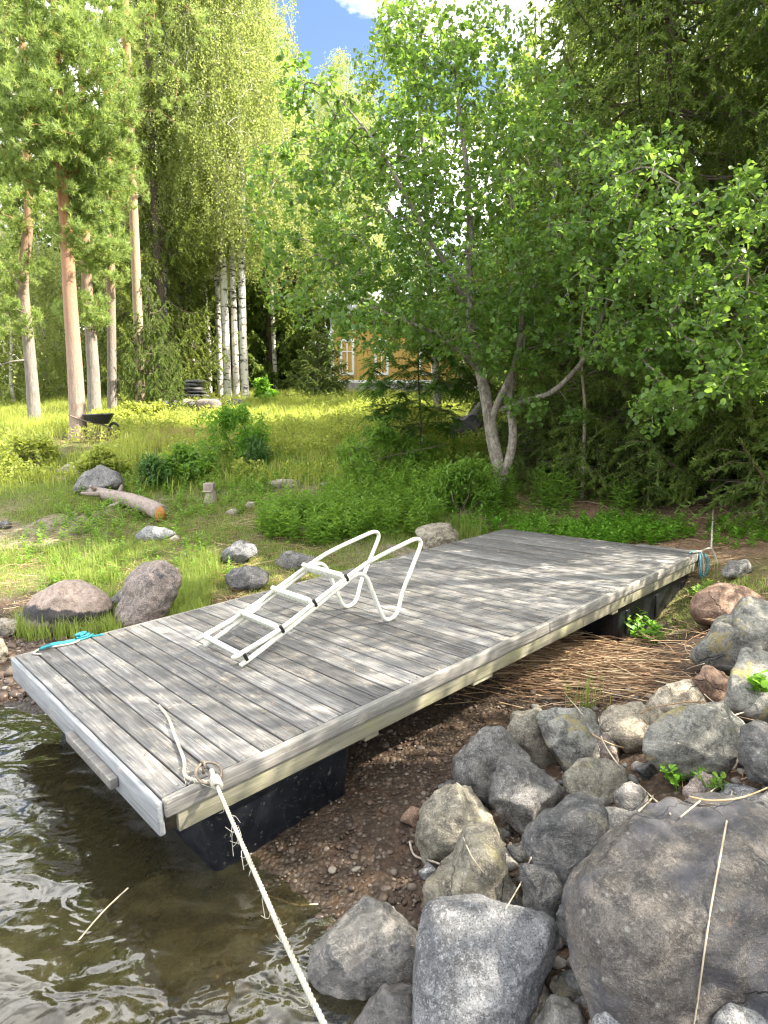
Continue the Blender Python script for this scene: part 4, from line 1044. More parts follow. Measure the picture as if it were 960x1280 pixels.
class Skel:
    """a branching skeleton: stems are given, then every crown tip is joined to the nearest branch"""
    def __init__(s): s.P = np.zeros((0, 3)); s.par = []; s.lines = []; s.fixr = {}
    def stem(s, pts, radii, n=24, attach=None):
        pts = np.asarray(pts, float); q = smoothpath(pts, max(2, n // (len(pts) - 1)))
        rr = np.interp(np.linspace(0, 1, len(q)), np.linspace(0, 1, len(radii)), radii)
        base = len(s.P); par = base - 1
        ids = list(range(base, base + len(q)))
        first = -1 if attach is None or len(s.P) == 0 else int(np.argmin(np.linalg.norm(s.P - q[0], axis=1)))
        s.par += [first] + ids[:-1]; s.P = np.concatenate([s.P, q])
        for i, r in zip(ids, rr): s.fixr[i] = r
        s.lines.append(ids); return ids
    def grow(s, tips, m=4, sag=.0, lift=.15, maxd=1e9, minz=None, jit=.06, upbias=0.0):
        tips = np.asarray(tips); d0 = np.array([np.min(np.linalg.norm(s.P - t, axis=1)) for t in tips]) if len(tips) < 5000 else np.zeros(len(tips))
        buf = np.zeros((len(s.P) + len(tips) * m, 3)); buf[:len(s.P)] = s.P; cnt = len(s.P); out = []
        for k in np.argsort(d0):
            t = tips[k]; df = buf[:cnt] - t
            d = np.sqrt((df * df).sum(1)) + upbias * np.maximum(0, df[:, 2])
            i = int(np.argmin(d)); a = buf[i]; v = t - a; L = np.linalg.norm(v)
            if L > maxd: continue
            u = np.linspace(0, 1, m + 1)[1:, None]
            c = a + v * .5 + np.array([0, 0, lift * L]) + rng.normal(size=3) * jit * L
            q = (1 - u) ** 2 * a + 2 * u * (1 - u) * c + u * u * t; q[:, 2] -= (sag * L * u * u)[:, 0]
            ids = list(range(cnt, cnt + m)); buf[cnt:cnt + m] = q; cnt += m
            s.par += [i] + ids[:-1]; s.lines.append([i] + ids); out.append(ids[-1])
        s.P = buf[:cnt]; s.tips = out; return out
    def radii(s, rt, p=.42, rmax=.05):
        n = len(s.P); c = np.zeros(n); kids = np.zeros(n, int)
        for q in s.par:
            if q >= 0: kids[q] += 1
        c[kids == 0] = 1
        for i in range(n - 1, -1, -1):
            if s.par[i] >= 0: c[s.par[i]] += c[i]
        r = np.minimum(rt * np.maximum(c, 1) ** p, rmax)
        for i, v in s.fixr.items(): r[i] = v
        s.r = r; return r
    def bark_mesh(s, sides_big=10, sides=5):
        b = MB(); groups = {}
        for ln in s.lines:
            if ln[-1] in s.fixr: b.tube(s.P[ln], s.r[ln], sides_big, r=.5)
            else: groups.setdefault(len(ln), []).append(ln)
        for k, L in groups.items():
            L = np.array(L); rr = s.r[L].copy(); rr[:, 0] = np.minimum(rr[:, 0], rr[:, 1] * 1.25); V, F = tubes(s.P[L], rr, sides); b.add(V, F, .5)
        return b
    def along(s, per, lo=.35):
        """points near the outer ends of the grown branches: position, direction"""
        A = np.array([s.P[ln[-2]] for ln in s.lines if ln[-1] not in s.fixr]); B = np.array([s.P[ln[-1]] for ln in s.lines if ln[-1] not in s.fixr])
        A = np.repeat(A, per, 0); B = np.repeat(B, per, 0); u = rng.uniform(lo, 1.08, (len(A), 1))
        return A + (B - A) * u, nrm(B - A)

def tree(name, loc, label, group=None):
    o = empty(name, loc); tag(o, label, 'tree', group); return o
def pxline(pts): return np.array([atY(px, py, Y) for px, py, Y in pts])

# ---- the alder leaning over the dock
def blob_tips(blobs):
    T = []
    for cx, cy, rx, ry, Y, dY, n in blobs:
        k = 0
        while k < n:
            u = rng.uniform(-1, 1, 3)
            if u @ u > 1: continue
            if u @ u < .25 and rng.random() < .55: continue
            T.append(atY(cx + u[0] * rx, cy + u[1] * ry, Y + u[2] * dY)); k += 1
    return np.array(T)
g = gnd(630, 626); AY = float(g[1]); g[2] -= .04
alder = tree('alder_tree', g, 'leafy alder with forked pale stem leaning over the far end of the dock')
sk = Skel()
o0 = np.array(g)
sk.stem(np.concatenate([[g], pxline([(626, 595, AY), (616, 550, AY), (609, 505, AY), (601, 465, AY), (590, 420, AY - .05), (586, 360, AY - .1), (588, 290, AY - .1), (582, 200, AY - .1), (572, 120, AY), (566, 40, AY)])]), [.125, .105, .096, .090, .082, .065, .06, .05, .036, .024, .012], 60)
sk.stem(pxline([(628, 604, AY - .02), (636, 575, AY - .12), (641, 550, AY - .15), (640, 525, AY - .15), (636, 500, AY - .1), (650, 440, AY - .1), (668, 360, AY), (690, 260, AY), (700, 150, AY)]), [.075, .068, .064, .06, .05, .04, .032, .022, .01], 40, True)
sk.stem(pxline([(613, 530, AY), (622, 505, AY - .12), (636, 475, AY - .25), (644, 455, AY - .3), (652, 400, AY - .4), (648, 330, AY - .6), (640, 250, AY - .8)]), [.06, .055, .05, .045, .035, .025, .012], 40, True)
sk.stem(pxline([(626, 512, AY - .1), (655, 502, AY - .3), (690, 490, AY - .5), (720, 462, AY - .8), (742, 432, AY - 1.1), (765, 412, AY - 1.4), (800, 398, AY - 1.8), (850, 380, AY - 2.2), (905, 350, AY - 2.6)]), [.048, .044, .040, .036, .032, .028, .022, .015, .009], 40, True)
sk.stem(pxline([(742, 432, AY - 1.1), (758, 380, AY - 1.3), (780, 310, AY - 1.5), (800, 230, AY - 1.6)]), [.026, .022, .016, .009], 24, True)
sk.stem(pxline([(601, 465, AY), (575, 440, AY - .3), (540, 415, AY - .6), (490, 395, AY - .8), (440, 370, AY - .8)]), [.045, .035, .026, .018, .010], 24, True)
sk.stem(pxline([(588, 390, AY), (550, 320, AY - .5), (510, 250, AY - .8), (470, 180, AY - .9), (430, 130, AY - .9)]), [.05, .04, .03, .02, .01], 24, True)
sk.stem(pxline([(700, 300, AY - .5), (740, 250, AY - 1.3), (800, 210, AY - 2), (850, 230, AY - 2.4)]), [.018, .016, .012, .008], 24, True)
blobs = [(600, 330, 120, 130, AY - .4, 1.3, 460), (560, 170, 95, 130, AY - .3, 1.2, 330), (545, 70, 60, 70, AY, .8, 95), (460, 250, 90, 120, AY - .6, 1.0, 270), (400, 170, 50, 90, AY - .6, .9, 85), (385, 350, 60, 60, AY - .6, .8, 80),
         (480, 390, 75, 50, AY - .7, .8, 130), (700, 250, 95, 120, AY - .9, 1.2, 220), (640, 420, 80, 55, AY - .5, .9, 170), (760, 330, 90, 90, AY - 1.5, 1.1, 180), (860, 300, 90, 80, AY - 2.3, 1.0, 140), (900, 390, 80, 65, AY - 2.7, .9, 110),
         (800, 430, 80, 45, AY - 1.8, .8, 120), (800, 210, 80, 60, AY - 1.8, .9, 80), (665, 130, 60, 60, AY - .3, .8, 90), (925, 470, 40, 30, AY - 2.8, .5, 45), (720, 520, 22, 14, AY - .6, .3, 14), (660, 505, 30, 22, AY - .4, .4, 24), (890, 470, 70, 45, AY - 2.9, .7, 55), (830, 510, 50, 30, AY - 2.5, .6, 40), (600, 400, 100, 50, AY + .4, .8, 150), (365, 90, 28, 50, AY - .6, .5, 26), (610, 40, 55, 45, AY, .7, 50), (945, 280, 50, 90, AY - 2.6, .7, 50), (955, 420, 40, 70, AY - 2.9, .6, 45), (500, 40, 35, 50, AY - .3, .6, 40), (345, 250, 40, 90, AY - .6, .8, 70)]
tips = blob_tips(blobs)
tips = tips[(rng.random(len(tips)) < np.where(tips[:, 0] / tips[:, 1] > .20, 1.0, 1.0))]
sk.grow(tips, 4, .05, .12, 1.6)
sk.radii(.0028, .45, .04)
P, D = sk.along(10, .1)
n = len(P)
print('alder leaves', n)
dirs = nrm(D * .5 + rng.normal(size=(n, 3)) * .75 + np.array([0, 0, .05]))
P = P + nrm(rng.normal(size=(n, 3))) * rng.uniform(0, .11, (n, 1))
N = nrm(rng.normal(size=(n, 3)) * .55 + np.array([.1, -.15, 1.0]))
L = rng.uniform(.048, .084, n)
V, F = leaf_faces(P, dirs, N, L, L * rng.uniform(.72, .9, n), .12)
tr = sk.bark_mesh(12, 5).build('trunk', M['bark_alder'], None, smooth=True)
def under(o, root):
    o.parent = root; o.matrix_parent_inverse = Matrix.Translation(-Vector(root.location)); return o
under(tr, alder)
under(mk('crown', V, F, M['alder'], rnd=np.repeat(rng.random(n), 2)), alder)

# ---- a second, looser broadleaf behind the alder
g2 = atY(548, 540, 14.0); g2[2] = h1(g2[0], g2[1]) - .05
aspen = tree('aspen_tree', g2, 'loose light green broadleaf tree between the alder and the yellow house')
sk = Skel(); Y2_ = float(g2[1])
sk.stem(np.concatenate([[g2], pxline([(546, 480, Y2_), (540, 400, Y2_), (535, 300, Y2_), (530, 200, Y2_), (520, 100, Y2_), (512, 10, Y2_)])]), [.10, .085, .075, .06, .045, .03, .012], 40)
sk.stem(pxline([(540, 400, Y2_), (580, 320, Y2_), (610, 220, Y2_), (630, 120, Y2_)]), [.05, .04, .028, .012], 24, True)
sk.stem(pxline([(538, 340, Y2_), (490, 270, Y2_), (445, 210, Y2_), (420, 150, Y2_)]), [.045, .035, .024, .01], 24, True)
tp = blob_tips([(500, 150, 80, 110, Y2_, 1.2, 190), (430, 240, 60, 110, Y2_, 1.0, 130), (580, 230, 90, 130, Y2_, 1.2, 210), (620, 110, 60, 90, Y2_, 1.0, 110), (480, 350, 90, 60, Y2_, 1.0, 130), (560, 390, 95, 60, Y2_, 1.0, 210), (640, 390, 80, 60, Y2_, 1.0, 150), (520, 40, 60, 50, Y2_, .8, 60), (640, 330, 70, 90, Y2_ - .5, 1, 110), (450, 420, 50, 22, Y2_ - .5, .6, 26), (650, 420, 60, 40, Y2_ - .5, .6, 40)])
sk.grow(tp, 4, .05, .12, 2.4); sk.radii(.003, .45, .05)
P2, D2 = sk.along(16, .0); n = len(P2); P2 = P2 + nrm(rng.normal(size=(n, 3))) * rng.uniform(0, .22, (n, 1))
d2 = nrm(D2 * .3 + rng.normal(size=(n, 3)) * .8 + np.array([0, 0, -.1])); L = rng.uniform(.06, .105, n)
V2, F2 = leaf_faces(P2, d2, nrm(rng.normal(size=(n, 3)) * .6 + np.array([.1, -.2, 1.0])), L, L * .8, .12)
under(sk.bark_mesh(10, 4).build('trunk', M['bark_alder'], smooth=True), aspen); under(mk('crown', V2, F2, M['aspen'], rnd=np.repeat(rng.random(n), 2)), aspen)

# ---- generic crowns, built round the origin
def needle_tufts(P, D, K, L, Wd, spread=.58):
    n = len(P); Pn = np.repeat(P, K, 0); Dn = np.repeat(nrm(D), K, 0)
    d = nrm(Dn * (1.15 - spread) + nrm(rng.normal(size=(n * K, 3))) * spread)
    Pn = Pn + Dn * rng.uniform(-.06, .05, (n * K, 1))
    return spikes(Pn, d, L * rng.uniform(.7, 1.2, n * K), Wd * rng.uniform(.8, 1.3, n * K))
def stem_tubes(b, pts, radii, sides=10, n=24):
    q = smoothpath(pts, max(2, n // (len(pts) - 1))); rr = np.interp(np.linspace(0, 1, len(q)), np.linspace(0, 1, len(radii)), radii)
    rr = rr * (1 + .06 * fbm(q * 3, 2, 5)); b.tube(q, rr, sides, r=.5)

def pine(name, loc, trunk_pts, radii, blobs, barkm, label, per=9, K=16, nl=.125, nw=.015, group=None, crown_mat='pine', dead=()):
    """trunk_pts and blobs in the place's own coordinates"""
    o = tree(name, loc, label, group); sk = Skel()
    sk.stem(trunk_pts, radii, 48)
    T = []
    for (c, r, n) in blobs:
        u = rng.normal(size=(n, 3)); u = nrm(u) * rng.uniform(.35, 1, (n, 1)) ** .6; T.append(np.array(c) + u * np.array(r))
    sk.grow(np.concatenate(T), 4, .06, .06, 4.5, jit=.05, upbias=.4)
    for q in dead: sk.stem(q, [.03, .006], 8, True)
    sk.radii(.005, .44, .06)
    under(sk.bark_mesh(12, 5).build('trunk', barkm, smooth=True), o)
    P, D = sk.along(per, .2); n = len(P)
    P = P + nrm(rng.normal(size=(n, 3))) * rng.uniform(0, .20, (n, 1))
    D = nrm(D * .5 + rng.normal(size=(n, 3)) * .35 + np.array([0, 0, .55]))
    V, F = needle_tufts(P, D, K, nl, nw)
    under(mk('crown', V, F, M[crown_mat], rnd=np.repeat(rng.random(n), K)), o)
    return o

def birch_proto(name, label, H, R0, crown0, spread, lean=.0, seed=1, n_tip=330, leafs=70, group=None, lf=.062):
    global rng
    keep = rng; rng = np.random.default_rng(seed)
    o = tree(name, (0, 0, 0), label, group); sk = Skel()
    pts = [(0, 0, -.1)] + [(lean * (z / H) ** 1.5 * H + rng.normal() * .05, rng.normal() * .05, z) for z in np.linspace(.15, 1, 7) * H]
    sk.stem(pts, [R0 * 1.15, R0, R0 * .9, R0 * .75, R0 * .6, R0 * .42, R0 * .25, .015], 56)
    T = []
    while len(T) < n_tip:
        z = rng.uniform(crown0, H * 1.0); q = (z - crown0) / (H - crown0)
        rad = spread * (1 - q) ** .62 * min(1, .45 + q * 2.2)
        a = rng.uniform(0, 6.28); r = rad * rng.uniform(.25, 1) ** .6
        T.append((lean * (z / H) ** 1.5 * H + r * math.cos(a), r * math.sin(a), z))
    sk.grow(np.array(T), 5, .16, .22, 6, jit=.05, upbias=.0)
    sk.radii(.006, .44, .05)
    under(sk.bark_mesh(12, 4).build('trunk', M['bark_birch'], smooth=True), o)
    T = sk.P[sk.tips]; n = len(T); ns = 3
    st = np.repeat(T, ns, 0) + rng.normal(size=(n * ns, 3)) * np.array([.3, .3, .15])
    Ls = rng.uniform(.5, 2.1, n * ns); drift = rng.normal(size=(n * ns, 3)) * .10; drift[:, 2] = 0
    k = leafs // ns; u = rng.uniform(0, 1, (n * ns, k, 1))
    P = st[:, None] + np.array([0, 0, -1.0]) * u * Ls[:, None, None] + drift[:, None] * u ** 1.5 * 3 + rng.normal(size=(n * ns, k, 3)) * .045
    P = P.reshape(-1, 3); m = len(P)
    d = nrm(rng.normal(size=(m, 3)) * .7 + np.array([0, 0, -.8])); N = nrm(rng.normal(size=(m, 3)))
    L = rng.uniform(.7, 1.25, m) * lf
    V, F = diamonds(P, d, N, L, L * .75)
    under(mk('crown', V, F, M['birch'], rnd=rng.random(m)), o)
    rng = keep
    return o

def spruce_mesh(H, Rm, z0=.6, seed=3, wh=.34, nb=6, needles=2600, nl=.035, nw=.009, hang=.35, density=1.0, zcut=99, mult=1.0, taper=.85):
    """returns trunk MB, needle vertices / faces / rnd: whorls of drooping boughs with side twigs"""
    global rng
    keep = rng; rng = np.random.default_rng(seed)
    b = MB(); stem_tubes(b, [(0, 0, -.2), (.03, 0, H * .3), (0, .04, H * .65), (0, 0, H)], [H * .0145, H * .011, H * .007, .012], 10, 40)
    tw0, tw1, tw2 = [], [], []; lines = []
    z = z0
    while z < min(H * .985, zcut):
        q = z / H; Rz = Rm * (1 - q) ** taper * rng.uniform(.85, 1.1) + .15
        for k in range(nb if q < .8 else 5):
            a = rng.uniform(0, 6.283); L = Rz * rng.uniform(.65, 1.12); m = 8
            u = np.linspace(0, 1, m); drop = hang * L * (1 - .6 * q)
            hor = np.array([math.cos(a), math.sin(a), 0]); sd = np.array([-math.sin(a), math.cos(a), 0])
            bend = rng.normal() * .10 * L
            P = np.array([0, 0, z + rng.uniform(-.15, .15)]) + hor * (L * u)[:, None] + sd * (bend * u * u)[:, None]
            P[:, 2] += -drop * np.sin(u * 2.0) * .9 + .20 * L * u ** 3 + q * L * .35 * u
            lines.append(P); T = nrm(np.gradient(P, axis=0))
            nt_ = max(4, int(L / .10 * density))
            for j in range(nt_):
                uu = rng.uniform(.12, 1) ** .8; pp = np.array([np.interp(uu, u, P[:, c]) for c in range(3)]); tt = T[min(m - 1, int(uu * m))]
                sg = 1 if j % 2 else -1; l = L * .36 * (1.12 - uu) ** .7 * rng.uniform(.6, 1.2) + .10
                dv = nrm(tt * .75 + sd * sg * .8 + np.array([0, 0, -.30 - hang * rng.uniform(0, .9)]))
                tw0.append(pp); tw1.append(pp + dv * l * .5 + np.array([0, 0, .02])); tw2.append(pp + dv * l + np.array([0, 0, -l * .22 * (1 + hang)]))
            for j in range(int(L / .22 * density)):      # branchlets hanging straight down from the bough
                uu = rng.uniform(.10, .95); pp = np.array([np.interp(uu, u, P[:, c]) for c in range(3)]); l = rng.uniform(.18, .42) * (1 + hang) * (1.1 - .5 * uu)
                sd2 = sd * rng.normal() * .10 + hor * rng.normal() * .06
                tw0.append(pp); tw1.append(pp + sd2 + np.array([0, 0, -l * .35])); tw2.append(pp + sd2 * 1.4 + np.array([0, 0, -l]))
            tw0.append(P[-3]); tw1.append(P[-2]); tw2.append(P[-1])
        z += wh * rng.uniform(.8, 1.2) * (1 + .2 * q)
    Ls = np.array(lines); rad = np.linspace(1, .2, 8)[None] * (np.linalg.norm(Ls[:, -1] - Ls[:, 0], axis=1)[:, None] * .009 + .005)
    V, F = tubes(Ls, rad, 5); b.add(V, F, .5)
    A, B_, C_ = np.array(tw0), np.array(tw1), np.array(tw2)
    nt_ = len(A); ln = np.linalg.norm(C_ - A, axis=1)
    V, F = tubes(np.stack([A, B_, C_], 1), np.tile([.006, .004, .002], (nt_, 1)), 3); b.add(V, F, .4)
    cnt = np.maximum(6, (ln / nl * 3.3 * density * mult).astype(int)); idx = np.repeat(np.arange(nt_), cnt); u = rng.random(len(idx))[:, None]
    P = (1 - u) ** 2 * A[idx] + 2 * u * (1 - u) * B_[idx] + u * u * C_[idx]
    T = nrm(C_[idx] - A[idx]); d = nrm(T * .8 + nrm(rng.normal(size=(len(idx), 3))) * .75)
    V, F = spikes(P, d, nl * rng.uniform(.8, 1.5, len(idx)), nw * rng.uniform(.8, 1.3, len(idx)))
    rr = np.clip(rng.random(nt_)[idx] * .6 + .45 * u[:, 0] ** 2, 0, 1)
    rng = keep
    return b, V, F, rr
def spruce(name, loc, label, mesh, mat='spruce', group=None, rz=0.0, cat='tree'):
    o = tree(name, loc, label, group); o['category'] = cat
    b, V, F, rr = mesh
    t = b.build('trunk', M['bark_spruce'], o, smooth=True); c = mk('crown', V, F, M[mat], o, rnd=rr); o.rotation_euler.z = rz
    return o
def copy_tree(o, loc, label, rz, sc=1.0, mat=None, szs=1.0):
    r = o.copy(); COL.objects.link(r); r.location = loc; r.rotation_euler = (0, 0, rz); r.scale = (sc, sc, sc * szs); r['label'] = label
    for c in o.children:
        d = c.copy(); COL.objects.link(d); d.parent = r
    return r
def gz_(x, y, d=.05): return (x, y, h1(x, y) - d)

# big spruces at the right
SP = spruce_mesh(13.5, 3.9, .75, 3, .30, 7, nl=.058, nw=.028, hang=.50, density=1.05, mult=1.7, taper=.6)
print('spruce needles', len(SP[2]))
bs = spruce('spruce_tree', gz_(4.8, 11.4), 'huge dark spruce with drooping boughs behind the right end of the dock', SP, rz=.4)
copy_tree(bs, gz_(7.3, 9.0), 'dark spruce cut off by the right side, boughs hanging in from the top right', 2.3, 1.05)
copy_tree(bs, gz_(7.2, 14.0), 'slimmer spruce half hidden behind the huge dark one', 4.0, .8)
copy_tree(bs, gz_(10.5, 14.5), 'spruce standing further back behind the huge dark one', 1.0, .95)
# low boughs of young spruce in front, left of the litter slope
YS = spruce_mesh(2.6, 1.55, .12, 12, .16, 7, nl=.042, nw=.016, hang=.15, density=1.1, mult=2.6)
ys = spruce('young_spruce', gz_(3.75, 9.75), 'low bushy young spruce spreading over the litter behind the dock', YS, rz=.3)
copy_tree(ys, gz_(4.9, 10.0), 'low young spruce with sunlit tips beside the fallen branch', 2.0, .95)
copy_tree(ys, gz_(2.6, 10.6), 'small shaded young spruce just right of the forked alder stem', 3.4, .7)
g = gnd(396, 494)
copy_tree(ys, gz_(-2.35, 23.5), 'compact dark green little spruce on the lawn left of the yellow house', 1.0, .95)
g = gnd(196, 512)
copy_tree(ys, gz_(-7.1, 19.6), 'slender young spruce growing against the tall pale pine stem', 2.0, .8, szs=1.9)
# ------------------------------------------------------------------ the pines and birches on the left
def px_trunk(pts): return [atY(*p) for p in pts]
def at_(px, py, Y): return tuple(atY(px, py, Y))
# pine with the pink brown stem
g = gnd(97, 548); Y0 = float(g[1]); k = Y0 / FPX
pine('pine_tree', tuple(g), [g - np.array([0, 0, .1])] + px_trunk([(97, 520, Y0), (93, 450, Y0), (88, 380, Y0), (84, 310, Y0), (79, 230, Y0), (74, 150, Y0 + .1), (70, 60, Y0 + .2), (66, -60, Y0 + .3)]), [.20, .172, .152, .14, .128, .115, .10, .08, .055],
     [(at_(82, 110, Y0 - .6), (1.34, 1.44, 1.38), 204), (at_(30, 75, Y0 - .4), (1.34, 1.44, 1.25), 187), (at_(112, 190, Y0 + .55), (1.04, 1.20, 1.00), 153), (at_(35, 175, Y0 - .8), (1.10, 1.20, 0.88), 119), (at_(116, 295, Y0 + .55), (0.79, 1.08, 0.69), 93), (at_(70, -20, Y0), (1.71, 1.44, 1.38), 187), (at_(118, 255, Y0 + .55), (0.55, 0.72, 0.62), 47), (at_(105, 385, Y0 + .55), (0.55, 0.72, 0.35), 23)],
     M['bark_pine'], 'pine with thick pinkish brown stem and bright needles, next to the wheelbarrow', 8, 24)
# pine at the left side
g = gnd(43, 531); Y1 = float(g[1])
pine('pine_tree', tuple(g), [g - np.array([0, 0, .1])] + px_trunk([(41, 490, Y1), (35, 420, Y1), (29, 350, Y1), (36, 270, Y1), (33, 180, Y1), (28, 60, Y1), (22, -60, Y1)]), [.18, .155, .14, .13, .115, .10, .08, .05],
     [(at_(-20, 330, Y1 - .5), (1.46, 1.44, 0.88), 102), (at_(40, 250, Y1 - .5), (1.22, 1.44, 0.88), 85), (at_(-25, 120, Y1 - .5), (1.83, 1.80, 1.50), 153), (at_(45, 10, Y1), (2.20, 1.80, 1.62), 187), (at_(10, 395, Y1 - .5), (0.85, 0.96, 0.44), 34)],
     M['bark_greypine'], 'grey stemmed pine, leftmost of the wood, with bare lower boughs', 8, 24, dead=[pxline([(33, 375, Y1), (10, 340, Y1 - .2), (-20, 345, Y1 - .3)]), pxline([(38, 450, Y1), (15, 452, Y1 - .3), (-15, 462, Y1 - .3)])])
g = gnd(118, 522); Y2 = float(g[1])
pine('pine_tree', tuple(g), [g - np.array([0, 0, .1])] + px_trunk([(117, 470, Y2), (112, 400, Y2), (108, 340, Y2), (105, 250, Y2), (103, 120, Y2), (101, -80, Y2)]), [.20, .165, .15, .135, .12, .10, .06],
     [(at_(135, 330, Y2), (0.61, 0.96, 0.70), 27), (at_(120, 150, Y2 + .5), (1.07, 1.34, 1.60), 47), (at_(105, 10, Y2 + .5), (1.34, 1.54, 1.60), 54), (at_(112, 400, Y2 - .4), (0.40, 0.67, 0.30), 10)],
     M['bark_greypine'], 'brownish pine stem standing just behind the pink brown one', 7, 22)
g = gnd(140, 519); Y3 = float(g[1])
pine('pine_tree', tuple(g), [g - np.array([0, 0, .1])] + px_trunk([(140, 470, Y3), (139, 380, Y3), (137, 280, Y3), (134, 100, Y3), (131, -80, Y3)]), [.15, .13, .12, .11, .09, .05],
     [(at_(140, 60, Y3), (1.07, 1.44, 1.80), 40), (at_(150, 240, Y3), (0.80, 1.15, 1.00), 24)],
     M['bark_greypine'], 'thin grey pine stem between two thicker stems on the left', 7, 22)
g = gnd(176, 514); Y4 = float(g[1])
pine('pine_tree', tuple(g), [g - np.array([0, 0, .1])] + px_trunk([(175, 470, Y4), (171, 360, Y4), (166, 240, Y4), (161, 120, Y4), (156, 0, Y4), (151, -150, Y4), (149, -300, Y4)]), [.165, .145, .135, .125, .115, .10, .085, .05],
     [(at_(205, 35, Y4), (1.59, 1.56, 1.00), 28), (at_(125, 18, Y4), (1.34, 1.44, 1.00), 23), (at_(195, 95, Y4), (1.10, 1.08, 0.62), 11), (at_(160, -90, Y4), (2.68, 2.40, 2.25), 76), (at_(150, -220, Y4), (2.93, 2.40, 2.50), 76), (at_(225, 140, Y4 + .4), (0.73, 0.84, 0.38), 6)],
     M['bark_tallpine'], 'very tall straight pale orange pine stem rising past the top', 8, 20)

# birches
BG = 'birches on the knoll'
bp = birch_proto('birch_tree', 'x', 17.5, .135, 6.0, 3.4, .012, 5, 560, 105, BG, .068)
bq = birch_proto('birch_tree', 'x', 19.0, .115, 6.3, 3.5, -.012, 9, 560, 105, BG, .068)
specs = [(307, 502, 24.0, bp, .3, 1.00, 'thickest white birch stem, rightmost of the birch row'), (296, 502, 24.6, bq, 2.0, 1.0, 'white birch stem just left of the thickest one'),
         (285, 503, 24.2, bp, 3.8, 1.02, 'black flecked birch stem second from the left in the close birch row'), (276, 503, 25.2, bq, 5.0, .95, 'slender birch stem at the left of the close birch row'),
         (244, 505, 26.0, bq, 1.1, 1.0, 'thin birch stem rising straight behind the cairn of slabs'), (262, 503, 27.5, bp, 2.6, .8, 'faint thin birch stem between the cairn and the close birch row'),
         (215, 503, 24.5, bp, 4.4, .9, 'leaning birch stem hidden in greenery left of the cairn')]
for i, (px, py, Y, pr, rz, sc, lb) in enumerate(specs):
    c = atY(px, py, Y); loc = (c[0], c[1], h1(c[0], c[1]) - .05)
    if i < 2: pr.location = loc; pr.rotation_euler.z = rz; pr['label'] = lb
    else: copy_tree(pr, loc, lb, rz, sc)
# spruces behind the birches, with long hanging boughs
WG = 'trees deep in the wood'
SB = spruce_mesh(15, 2.7, .8, 21, .50, 6, nl=.09, nw=.034, hang=.65, density=.7, mult=3.2)
print('bg spruce', len(SB[2]))
sb = spruce('hanging_spruce', gz_(*atY(205, 500, 23)[:2]), 'spruce with long sunny yellow green hanging boughs left of the cairn', SB, 'spruce_light', None, .2)
copy_tree(sb, gz_(*atY(232, 500, 25.5)[:2]), 'second spruce with hanging boughs, right behind the cairn', 2.2, .9)
SD = spruce_mesh(15, 3.0, .3, 31, .48, 7, nl=.11, nw=.055, hang=.35, density=.66, mult=4.0)
lb_d = 'dark spruce in the dim wood behind the birch stems'
sd_ = spruce('forest_spruce', gz_(*atY(262, 500, 31)[:2]), lb_d, SD, 'spruce', WG, .7)
for px, Y, rz, sc in ((180, 29, 1.9, 1.05), (340, 30, 2.7, .95), (225, 33, 3.9, 1.1), (300, 34, 5.1, 1.15), (372, 32, .3, .9), (145, 33, 4.2, 1.0), (95, 36, 1.4, 1.1), (400, 38, 2.2, 1.0), (40, 38, 3.0, 1.05), (330, 40, 5.6, 1.3), (250, 41, .9, 1.3)):
    copy_tree(sd_, gz_(*atY(px, 500, Y)[:2]), lb_d, rz, sc)
lb_b = 'bushy young birch in the green tangle at the left of the wood'
yb = birch_proto('young_birch', lb_b, 6.5, .06, .4, 1.9, 0, 15, 190, 75, WG, .09)
yb.location = gz_(*atY(20, 515, 23)[:2])
for px, Y, rz, sc in ((62, 26, 1, 1.0), (150, 26.5, 2, .8), (-25, 24, 3, 1.1), (105, 30, 4, 1.2), (-60, 30, 5, 1.3), (20, 33, 2.5, 1.4), (-110, 34, .5, 1.5)):
    copy_tree(yb, gz_(*atY(px, 512, Y)[:2]), lb_b, rz, sc)
lb_c = 'leafy birch in the light green wood between the birch row and the house'
for i, (px, Y, rz, sc) in enumerate(((345, 29, 1, .85), (378, 34, 2.4, .85), (405, 37, 4.4, .9), (330, 36, 3.1, 1.1), (200, 38, 5, 1.1), (90, 42, 2, 1.05), (425, 31, 2.2, .8), (455, 36, .7, .9), (450, 42, 1.5, .8), (520, 40, 2.9, .62), (40, 40, 3.6, 1.2))):
    q = copy_tree(bp if i % 2 else bq, gz_(*atY(px, 500, Y)[:2]), lb_c, rz, sc); q['group'] = WG; q.name = 'forest_birch'
lb_e = 'dark spruce far back behind the yellow house and the alder crown'
for px, Y, rz, sc in ((480, 44, 1, .75), (585, 42, 2, .72), (650, 40, 3, .85), (720, 36, 4, .95), (800, 34, 5, 1.0), (880, 30, .5, 1.0), (960, 27, 1.5, 1.1), (760, 44, 2.5, 1.2), (1050, 30, 2.2, 1.2), (700, 20, 1.3, 1.05), (770, 23, 2.9, 1.15), (655, 26, 4.6, 1.0)):
    q = copy_tree(sd_, gz_(*atY(px, 490, Y)[:2]), lb_e, rz, sc); q['group'] = 'trees behind the house'

